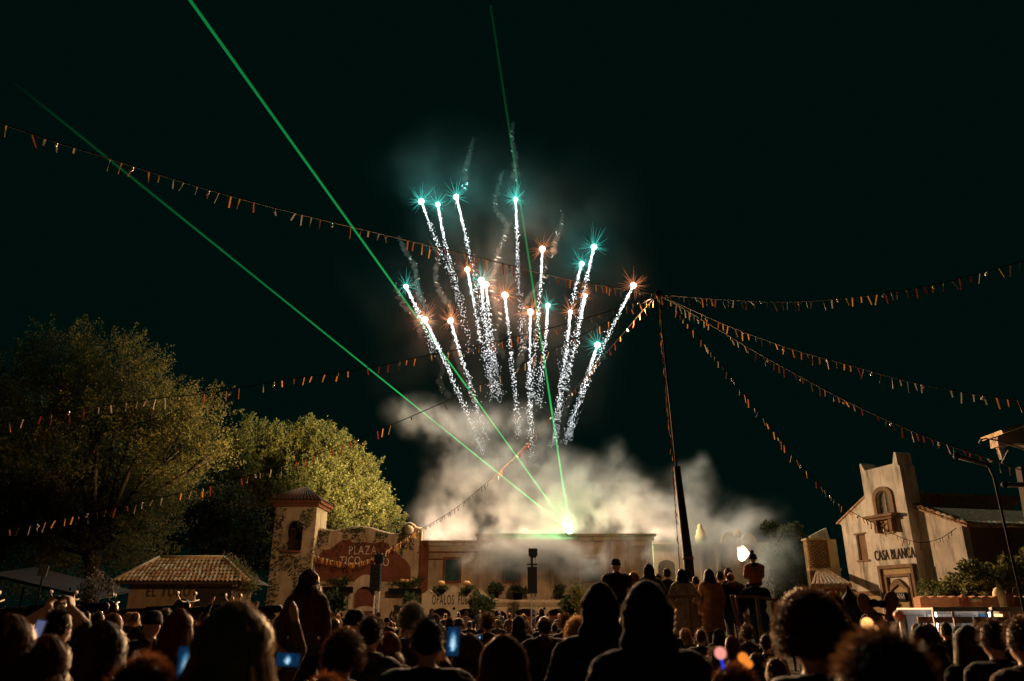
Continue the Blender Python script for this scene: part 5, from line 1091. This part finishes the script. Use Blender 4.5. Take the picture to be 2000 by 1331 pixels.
# person forming a heart with both hands
def heart_person():
    b = MB(); X0 = at(108, 1240, 5.2).x; Y0 = 5.2; O = Vector((X0, Y0, 0)); s_ = .97
    L = lambda px, py, Y=5.2: at(px, py, Y) - O
    V_ = lambda x, y, z: Vector((x, y, z)) * s_
    for k in (-1, 1): b.cap(V_(k * .1, 0, .9), V_(k * .1, 0, .5), .1, .07); b.cap(V_(k * .1, 0, .5), V_(k * .1, 0, .05), .065, .05); b.cap(V_(k * .1, -.03, .045), V_(k * .11, .13, .035), .045, .036)
    b.ell(V_(0, 0, .98), (.17, .13, .17)); b.ell(V_(0, 0, 1.2), (.17, .13, .2)); b.cap(V_(-.13, 0, 1.34), V_(.13, 0, 1.34), .085); b.cap(V_(0, 0, 1.4), V_(0, .01, 1.5), .055)
    hc = V_(0, .02, 1.58); b.ell(hc, (.076, .095, .112)); b.cap(hc + V_(0, .095, .01), hc + V_(0, .112, -.025), .012, .015)
    hands = []
    c = L(118, 1186); u = mpp(118, 1186, 5.2)
    wl, wr = c + Vector((-.1, -.01, -.03)), c + Vector((.1, -.01, -.03))
    el, er = L(44, 1224, 5.15), L(160, 1226, 5.2)
    b.cap(V_(-.16, 0, 1.36), el, .06, .05); b.cap(el, wl, .042, .03); b.cap(V_(.16, 0, 1.36), L(158, 1256, 5.2), .075, .066); b.cap(L(158, 1256, 5.2), er, .066, .06); b.cap(er, wr + Vector((.03, 0, -.03)), .056, .036); b.cap(wr + Vector((.03, 0, -.03)), wr, .03, .028)
    for k, wv in ((-1, wl), (1, wr)):
        dn = Vector((-k, 0, .25)).normalized()
        b.cap(wv, wv + Vector((-k * .03, 0, .03)), .026, .024)
        for j in range(4):           # fingers curve up and then down to meet in the middle
            y = (j - 1.5) * .017; p0 = wv + Vector((-k * .025, y, .045)); p1 = wv + Vector((-k * .04, y, .085)); p2 = wv + Vector((-k * .085, y, .095)); p3 = wv + Vector((-k * (.105 if j < 3 else .1), y, .06))
            b.cap(p0, p1, .0115, .0105, 7); b.cap(p1, p2, .0105, .0095, 7); b.cap(p2, p3, .0095, .0085, 7)
        b.cap(wv + Vector((-k * .02, -.02, .0)), wv + Vector((-k * .07, -.02, -.015)), .014, .011, 7); b.cap(wv + Vector((-k * .07, -.02, -.015)), wv + Vector((-k * .105, -.02, -.05)), .011, .009, 7)
        hands.append(wv)
    me = remesh(b, .0075, 3, 'person')
    for m in (SKIN[2], CLOTH['grey'], CLOTH['denim']): me.materials.append(m)
    idx = [0 if ((f.center - hc).length < .16 or any((f.center - h).length < .12 for h in hands) or (f.center.x < el.x + .9 * (wl.x - el.x) and f.center.x < wl.x and f.center.z > el.z - .03 and f.center.x > el.x - .02 and f.center.z > 1.4)) else (2 if f.center.z < .9 else 1) for f in me.polygons]
    me.polygons.foreach_set('material_index', idx); me.polygons.foreach_set('use_smooth', [True] * len(idx))
    o = link('person', me, None, O); tag(o, 'person in grey sleeve raising both hands to form a heart at the far left', 'person'); hair(o, hc, .97, 'short', HAIR['dark'], random.Random(2), 500)
    return o
heart_person()
# ------------------------------------------------------------------ phones and glowing headgear
phone(885, 1253, 4.0, 24, 52, 'tall bright phone filming the fireworks, held by the broad man', 'tall', 2)
phone(562, 1289, 3.6, 46, 24, 'sideways phone showing the fireworks right of the blond woman', 'wide', 3)
phone(364, 1298, 2.5, 34, 66, 'large blurred upright phone screen left of the blond woman', 'tall', -6)
phone(76, 1228, 3.5, 17, 30, 'phone showing the heart hands at the far left', 'glass', 8)
phone(693, 1262, 5.2, 12, 26, 'small blue phone screen between the curly man and the clean neckline', 'tall', 2)
phone(937, 1245, 9.0, 11, 7, 'tiny sideways phone right of the pale collar woman', 'wide', 0)
phone(716, 1206, 12.0, 5, 8, 'tiny phone light at the foot of the first loudspeaker tower', 'tall', 0)
phone(1208, 1201, 11.5, 5, 8, 'tiny bluish phone light between the two hooded figures', 'tall', 0)
q = at(1436, 1309, 2.9)
e = empty('light_up_headband', q + Vector((0, 0, -.02)), label='headband with glowing pink and orange boppers on springs', cat='headband'); s_ = mpp(1436, 1300, 2.9)
MB().tube([Vector((math.cos(rad(a)) * .085, .02, math.sin(rad(a)) * .1 - .07)) for a in range(0, 181, 15)], .007, 6).build('band', M_black, e)
g1 = at(1407, 1276, 2.9) - e.location; g2 = at(1455, 1290, 2.9) - e.location
MB().ell(g1, 11.5 * s_, 14, 10).build('bopper', emat('pink_bopper_light', (1, .36, .3), 1.0, True), e, True)
MB().ell(g2 + Vector((-.006, 0, .008)), 10 * s_, 14, 10).ell(g2 + Vector((.012, 0, -.012)), 8 * s_, 14, 10).build('bopper', emat('orange_bopper_light', (1, .27, .03), 1.0, True), e, True)
MB().tube([g1 + Vector((0, 0, -10 * s_)), g1 + Vector((.004, 0, -18 * s_)), Vector((-.035, .02, .02))], .005, 6).build('spring', emat('blue_spring_light', (.03, .06, 1), .8), e)
MB().tube([g2 + Vector((0, 0, -8 * s_)), Vector((.03, .02, .02))], .006, 6).build('spring', emat('orange_spring_light', (1, .3, .06), .45), e)
q = at(1700, 1222, 4.4); e = empty('light_up_headband', at(1712, 1250, 4.4), label='blurred headband with one bright orange and one dim red bopper', cat='headband'); s_ = mpp(1700, 1222, 4.4)
MB().ell(at(1694, 1218, 4.4) - e.location, 11 * s_, 14, 10).ell(at(1707, 1230, 4.4) - e.location, 9 * s_, 12, 8).build('bopper', emat('hot_orange_bopper_light', (1, .42, .12), 2.2, True), e, True)
MB().ell(at(1756, 1203, 4.4) - e.location, 10 * s_, 14, 10).build('bopper', mat('dim_red_bopper', (.5, .1, .04), .4, emit=.08), e, True)
MB().tube([at(1706, 1238, 4.4) - e.location, at(1712, 1262, 4.4) - e.location], .006, 6).build('spring', M_black, e); MB().tube([at(1756, 1212, 4.4) - e.location, at(1738, 1255, 4.4) - e.location], .006, 6).build('spring', M_black, e)
MB().tube([at(1712, 1262, 4.4) - e.location, at(1724, 1252, 4.4) - e.location, at(1738, 1255, 4.4) - e.location], .009, 6).build('band', M_black, e)
person(1724, 1252, 4.4, 'dark figure under the blurred orange bopper headband', style='short', hm='dark', top='black', vox=.018, n=500, H=1.5)
q = at(1713, 1198, 8.1); e = empty('eared_headband', q, label='headband with two round pinkish ears and a dark bow before the bell tower house', cat='headband')
M_ear = mat('pink_felt', (.34, .17, .13), .9, .15, 20, .2)
for (px, py, a) in ((1690, 1180, 18), (1740, 1176, -22)):
    c = at(px, py, 8.1) - q; M_ = Matrix.Rotation(rad(-a), 3, 'Y'); MB().ell(c, (.075, .03, .11), 14, 10, M_).build('ear', M_ear, e, True)
    MB().tube([c + M_ @ Vector((0, 0, -.09)), c + M_ @ Vector((0, 0, -.19))], [.04, .025], 8).build('ear_stem', M_ear, e, True)
MB().ell(at(1707, 1178, 8.05) - q, (.055, .03, .04), 10, 7).ell(at(1722, 1180, 8.05) - q, (.05, .03, .04), 10, 7).build('bow', M_black, e, True)
MB().tube([Vector((math.cos(rad(a)) * .16, .05, math.sin(rad(a)) * .1 - .1)) for a in range(0, 181, 15)], .012, 6).build('band', M_black, e)
# ------------------------------------------------------------------ ride vehicles behind the crowd on the left
M_mir = mat('dull_ride_metal', (.09, .075, .06), .6, .2)
M_car = mat('dark_ride_paint', (.06, .03, .025), .22, .3, 4, .05, metal=.3)
def ride(px, py, Y, label, seed):
    rnd = random.Random(seed); q = at(px, py, Y); e = empty('ride_motorbike', (q.x, Y, 0), rad(rnd.uniform(-25, 25)), label, 'ride vehicle', 'ride motorbikes behind the left crowd'); z = q.z
    MB().ell((0, 0, z - .35), (.75, .22, .2), 14, 9).build('tank', M_car, e, True); MB().ell((-.75, 0, z - .22), (.26, .17, .26), 12, 8).build('fairing', M_car, e, True)
    MB().cap((.2, 0, z - .25), (.8, 0, z - .18), .14, .1).build('seat', M_black, e, True)
    MB().tube([(-.55, -.42, z + .0), (-.6, -.2, z - .05), (-.6, .2, z - .05), (-.55, .42, z)], .022, 6).build('handlebar', M_mir, e, True)
    for k in (-1, 1):
        MB().tube([(-.58, k * .3, z - .03), (-.66, k * .36, z + .12)], .012, 5).build('mirror_stem', M_mir, e); MB().ell((-.66, k * .38, z + .16), (.025, .085, .06), 12, 8).build('mirror', M_mir, e, True)
        MB().lathe([(.28, -.06), (.34, -.05), (.34, .05), (.28, .06)], (0, 0, 0), 18).build('wheel', M_black, e, True, ((k * .72), 0, .34), (rad(90), 0, 0))
    MB().tube([(0, 0, 0), (0, 0, z - .4)], .1, 8).build('stand', M_black, e)
for i, (px, py, Y, lab) in enumerate(((48, 1172, 19, 'dark ride motorbike with round mirror at the far left behind the crowd'), (160, 1170, 20, 'dark ride motorbike behind the heart hands'), (275, 1176, 21, 'dark ride motorbike with row of round fittings below the EL TORO wall'), (405, 1172, 21, 'dark ride motorbike with curved handlebar right below the EL TORO wall'), (495, 1176, 22, 'dark ride motorbike behind the blond woman'))): ride(px, py, Y, lab, i)
# ------------------------------------------------------------------ the dense crowd beyond
PROTO = []
for i, (st, hm, tp, fem, ps) in enumerate((('short', 'dark', 'black', 0, 'down'), ('long', 'brown', 'charcoal', 1, 'pocket'), ('short', 'chestnut', 'navy', 0, 'pocket'), ('hood', 'dark', 'black', 0, 'down'), ('bob', 'blond', 'grey', 1, 'down'), ('curly', 'brown', 'brown', 0, 'pocket'), ('beanie', 'dark', 'olive', 0, 'down'), ('long', 'auburn', 'wine', 1, 'phone'), ('bald', 'grey', 'charcoal', 0, 'phone'), ('bob', 'chestnut', 'black', 1, 'hold_up'))):
    me, hc, _ = body_mesh('person', 1.72, mats=(SKIN[i % 3], CLOTH[tp], CLOTH['denim' if i % 2 else 'black']), vox=.024, pose=ps, female=bool(fem), puff=.03)
    o = link('person', me); dress(o, hc, 1.72 / 1.75, st, HAIR[hm], random.Random(i), 260, CLOTH[tp]); PROTO.append([o, False])
def crowd_copy(x, y, H, rz, label, group, k):
    src, used = PROTO[k]; kids = list(src.children)
    if not used: o = src; PROTO[k][1] = True
    else:
        o = src.copy(); COL.objects.link(o)
        for c in kids:
            d_ = c.copy(); COL.objects.link(d_); d_.parent = o
    o.location = (x, y, 0); o.rotation_euler.z = rz; s_ = H / 1.74; o.scale = (s_, s_, s_); tag(o, label, 'person', group); return o
rnd = random.Random(11)
KEEP = [(at(613, 1200, 6.9).x, 6.9), (at(1063, 1200, 8.6).x, 8.6), (at(806, 1190, 7.4).x, 7.4), (at(1128, 1217, 7.5).x, 7.5), (at(1700, 1196, 8.2).x, 8.2), (at(1668, 1200, 9.5).x, 9.5)]
ROWS = [(7.6, .95, 'dark spectator seen from behind in the nearer rows of the crowd', 'nearer rows of the crowd'), (9.4, .85, None, None), (11.4, .72, None, None), (13.6, .7, 'spectator seen as a small rim-lit head in the middle of the crowd', 'middle rows of the crowd'), (16.5, .68, None, None), (20, .68, None, None), (24, .7, 'spectator seen as a tiny rim-lit head in the far crowd before the arcade', 'far rows of the crowd'), (28.5, .74, None, None), (33, .8, None, None), (38, .95, None, None)]
lab = grp = None; PEOPLE = []
for Y, sp, l_, g_ in ROWS:
    if l_: lab, grp = l_, g_
    x = -.72 * Y
    while x < .72 * Y:
        xx = x + rnd.uniform(-.2, .2) * sp; yy = Y + rnd.uniform(-.8, .8) * (.5 + Y * .03); x += sp * rnd.choice((.62, .75, .9, 1.15, 1.5, 1.9))
        if any(abs(xx - a) < .42 and abs(yy - b) < .5 for a, b in KEEP): continue
        if x0 - .3 < xx < x1 + .3 and 13.6 < yy < 18: continue
        if yy > 17 and xx / yy > .5: continue
        if yy < 14 and .17 < xx / yy < .35: continue
        if yy > 17.2 and xx / yy < -.3: continue
        if yy > 29 and xx / yy > .33: continue
        px_ = 1000 + xx / yy * 1543
        Hc = rnd.gauss(1.66 if yy < 20 else 1.6, .085); Hc = max(1.5, min(1.82, Hc))
        k = rnd.choice((0, 0, 1, 1, 2, 2, 3, 4, 5, 5, 6, 7, 8, 4)); k = 9 if rnd.random() < .05 and yy > 13 else k
        if 640 < px_ < 1150 and Y < 30: Hc = min(Hc, 1.645 - rnd.uniform(.004, .016) * yy)
        if px_ > 1770: Hc = min(Hc, 1.64 - rnd.uniform(.012, .02) * yy); Hc = max(Hc, 1.25)
        if Y < 17 and px_ < 560: Hc = min(Hc - .04, 1.63)
        PEOPLE.append((px_, crowd_copy(xx, yy, Hc, rnd.gauss(-math.atan2(xx, 50 - yy) * .3, .25), lab, grp, k), k, grp))
for i, (px, Y, H_, k) in enumerate(((1345, 6.4, 1.28, 0), (1392, 7.2, 1.3, 5), (1470, 6.8, 1.32, 1), (1505, 5.6, 1.34, 2), (1320, 8.5, 1.36, 6), (1425, 9.5, 1.38, 7), (1490, 9.0, 1.4, 0), (1365, 10.5, 1.42, 2), (1455, 11.5, 1.42, 5), (1400, 12.2, 1.4, 1), (1335, 12.4, 1.4, 4))):
    PEOPLE.append((px, crowd_copy((px - 1000) / 1543 * Y, Y, H_, rnd.gauss(0, .3), 'x', 'nearer rows of the crowd', k), k, 'nearer rows of the crowd'))
# what singles each spectator out: looks, band of the crowd, landmark behind, order
LOOK = ['short dark-haired spectator in black', 'long brown-haired spectator in charcoal', 'short chestnut-haired spectator in navy', 'black-hooded spectator', 'blond bobbed spectator in grey', 'curly-haired spectator in brown', 'dark-capped spectator in olive', 'long auburn-haired spectator in wine red', 'grey cropped spectator in charcoal', 'chestnut bobbed spectator with raised arms']
MARK = [(110, 'at the far left'), (225, 'left of the tiled house'), (360, 'below the EL TORO wall'), (520, 'below the creeper roof end'), (640, 'below the plaza tower'), (790, 'by the first loudspeaker tower'), (945, 'below the OPALOS arches'), (1110, 'by the second loudspeaker tower'), (1300, 'behind the hooded men'), (1500, 'near the platform'), (1660, 'below the lattice house'), (1800, 'below the bell tower'), (9999, 'before the kiosks')]
ORD = ['leftmost', 'second from left', 'third from left', 'fourth from left', 'fifth from left', 'sixth from left', 'seventh from left', 'eighth from left']
cls = {}
for px_, o, k, g_ in PEOPLE: cls.setdefault('%s, %s crowd %s' % (LOOK[k], g_.split()[0], next(t_ for lim, t_ in MARK if px_ < lim)), []).append((px_, o))
for key, v in cls.items():
    for i, (px_, o) in enumerate(sorted(v, key=lambda t_: t_[0])): o['label'] = key if len(v) == 1 else key + ', ' + ORD[min(i, 7)]
# ================================================================== smoke: a fog grid evaluated once from blobs and turbulence
def smoke(name, lo, hi, res, blobs, dens, label, nscale=.22, wscale=.12, warp=3.0, thr=.28, gain=1.0, aniso=.35, color=(.93, .9, .87), detail=6, lo_=.41):
    ng = bpy.data.node_groups.new(name, 'GeometryNodeTree'); ng.interface.new_socket('Geometry', in_out='OUTPUT', socket_type='NodeSocketGeometry')
    N = ng.nodes; L = ng.links
    def math_(op, a, b=None, c=None, clamp=False):
        n = N.new('ShaderNodeMath'); n.operation = op; n.use_clamp = clamp
        for i, x in enumerate((a, b, c)):
            if x is None: continue
            if isinstance(x, (int, float)): n.inputs[i].default_value = x
            else: L.new(x, n.inputs[i])
        return n.outputs[0]
    def vec(op, a, b=None):
        n = N.new('ShaderNodeVectorMath'); n.operation = op
        for i, x in enumerate((a, b)):
            if x is None: continue
            if isinstance(x, (tuple, list, Vector)): n.inputs[i].default_value = tuple(x)
            else: L.new(x, n.inputs[i])
        return n
    pos = N.new('GeometryNodeInputPosition').outputs[0]
    def nz(v, sc, det, rough=.55, col=False):
        n = N.new('ShaderNodeTexNoise'); L.new(v, n.inputs['Vector']); n.inputs['Scale'].default_value = sc; n.inputs['Detail'].default_value = det; n.inputs['Roughness'].default_value = rough
        return n.outputs['Color' if col else 'Fac']
    wv = vec('SUBTRACT', nz(pos, wscale, 2, .5, True), (.5, .5, .5)).outputs[0]
    sc = N.new('ShaderNodeVectorMath'); sc.operation = 'SCALE'; L.new(wv, sc.inputs[0]); sc.inputs['Scale'].default_value = warp * 2
    wp_ = vec('ADD', pos, sc.outputs[0]).outputs[0]
    tot = None
    for c, r, k in blobs:
        d_ = vec('DIVIDE', vec('SUBTRACT', wp_, c).outputs[0], r).outputs[0]
        q = vec('DOT_PRODUCT', d_, d_).outputs['Value']
        g_ = math_('MULTIPLY', math_('EXPONENT', math_('MULTIPLY', q, -1.0)), k)
        tot = g_ if tot is None else math_('ADD', tot, g_)
    sq = vec('MULTIPLY', wp_, (1, .3, 1)).outputs[0]; fb = nz(sq, nscale, detail, .58); f2 = nz(sq, nscale * 3.1, 4, .6)
    # billows: broad puffs carved by finer folds, hollow where the turbulence is low
    n1 = math_('MULTIPLY', math_('SUBTRACT', fb, lo_), 4.6, clamp=True); n2 = math_('MULTIPLY', math_('SUBTRACT', f2, .38), 4.0, clamp=True)
    core = math_('POWER', math_('MAXIMUM', math_('SUBTRACT', tot, thr * .4), 0.0), 1.6)
    edge = math_('ADD', math_('MULTIPLY', math_('MULTIPLY', n1, math_('ADD', math_('MULTIPLY', n2, .8), .2)), 1.7), .03)
    e = math_('MULTIPLY', math_('MINIMUM', core, 1.3), edge)
    vc = N.new('GeometryNodeVolumeCube')
    L.new(e, vc.inputs['Density']); vc.inputs['Min'].default_value = lo; vc.inputs['Max'].default_value = hi
    for k, n_ in zip(('Resolution X', 'Resolution Y', 'Resolution Z'), res): vc.inputs[k].default_value = n_
    m = bpy.data.materials.new(name); m.use_nodes = True; mn = m.node_tree.nodes; mn.remove(mn['Principled BSDF'])
    pv = mn.new('ShaderNodeVolumePrincipled'); pv.inputs['Color'].default_value = (*color, 1); pv.inputs['Density'].default_value = dens; pv.inputs['Anisotropy'].default_value = aniso
    m.node_tree.links.new(pv.outputs[0], mn['Material Output'].inputs['Volume'])
    sm = N.new('GeometryNodeSetMaterial'); sm.inputs['Material'].default_value = m; L.new(vc.outputs[0], sm.inputs[0])
    go = N.new('NodeGroupOutput'); L.new(sm.outputs[0], go.inputs[0])
    me = bpy.data.meshes.new(name); me.materials.append(m); o = link(name, me)
    md = o.modifiers.new('fog', 'NODES'); md.node_group = ng
    tag(o, label, 'smoke', kind='stuff'); return o
def B(px, py, Y, rx, rz, ry, k=1.0):
    q = at(px, py, Y); s_ = mpp(px, py, Y); return (tuple(q), (rx * s_, ry, rz * s_), k)
back = [B(865, 1020, 57.5, 42, 36, 2.2, .9), B(935, 1000, 58, 75, 55, 2.6), B(1040, 995, 58, 80, 58, 2.6), B(1140, 1000, 58, 80, 55, 2.6), B(1245, 1010, 58, 75, 50, 2.4), B(1340, 1010, 58, 70, 48, 2.4, .9), B(1425, 1020, 57.5, 55, 38, 2.2, .7), B(1490, 1010, 57.5, 40, 30, 2, .45),
        B(915, 925, 59, 58, 48, 2.4, .85), B(870, 862, 60, 48, 42, 2.2, .75), B(835, 822, 60, 50, 30, 2.2, .5), B(785, 806, 60, 36, 24, 2, .3), B(990, 905, 60, 60, 42, 2.2, .6), B(1065, 915, 60, 55, 38, 2.2, .65), B(1140, 935, 59, 45, 32, 2.2, .6), B(1215, 930, 60, 34, 32, 2, .5), B(1190, 880, 60, 24, 30, 2, .35), B(1350, 940, 59, 38, 30, 2, .55), B(1375, 905, 59, 18, 22, 1.6, .35), B(930, 830, 62, 45, 38, 2.4, .5), B(1040, 830, 62, 60, 40, 2.4, .4), B(1108, 1024, 55.6, 30, 22, 1.2, .7)]
smoke('smoke_cloud', (-15, 53.6, 5.2), (25, 66, 25), (250, 76, 124), back, .72, 'pale warm-lit smoke cloud rising behind the stage building roof', wscale=.16, warp=1.5, nscale=.24, thr=.12, aniso=.45, detail=6)
front = [B(905, 1062, 49.3, 40, 14, 1.0, .8), B(960, 1085, 49.3, 50, 34, 1.2), B(1000, 1110, 49.3, 34, 30, 1.2, .9), B(1060, 1075, 49.3, 50, 32, 1.2, .95), B(1115, 1090, 49.3, 40, 36, 1.2, .9), B(1165, 1085, 49.2, 36, 34, 1.0, .7), B(1225, 1085, 49.2, 34, 30, 1.0, .55), B(1300, 1090, 47, 45, 34, 1.5, .6), B(1370, 1085, 46, 45, 36, 1.6, .65), B(1430, 1060, 45, 45, 34, 1.6, .6), B(1500, 1085, 37.5, 32, 36, 1.2, .75), B(1545, 1080, 36.5, 30, 40, 1.2, .7), B(1490, 1130, 38, 25, 20, 1, .5), B(1470, 1000, 44, 45, 20, 1.5, .45)]
smoke('drifting_smoke', (-7, 34, 1.2), (16, 50.2, 9.5), (190, 134, 70), front, 2.0, 'thin smoke drifting down in front of the stage arcade and over the garden', nscale=.3, wscale=.2, warp=1.6, thr=.12, aniso=.68, lo_=.42)
haze = [B(1000, 420, 76, 190, 130, 9, .8), B(860, 430, 76, 130, 110, 9, .7), B(1160, 520, 76, 120, 120, 9, .6), B(900, 600, 76, 170, 170, 8, .75), B(1030, 560, 76, 170, 190, 8, .7), B(870, 740, 74, 110, 70, 7, .9), B(1000, 800, 74, 120, 60, 7, .8), B(1120, 640, 76, 110, 150, 7, .5), B(740, 560, 74, 90, 60, 6, .5)]
smoke('fireworks_haze', (-26, 62, 16), (24, 90, 66), (110, 64, 112), haze, .0021, 'faint grey haze hanging among the rising firework comets', nscale=.085, wscale=.06, warp=7, thr=.2, aniso=.2)
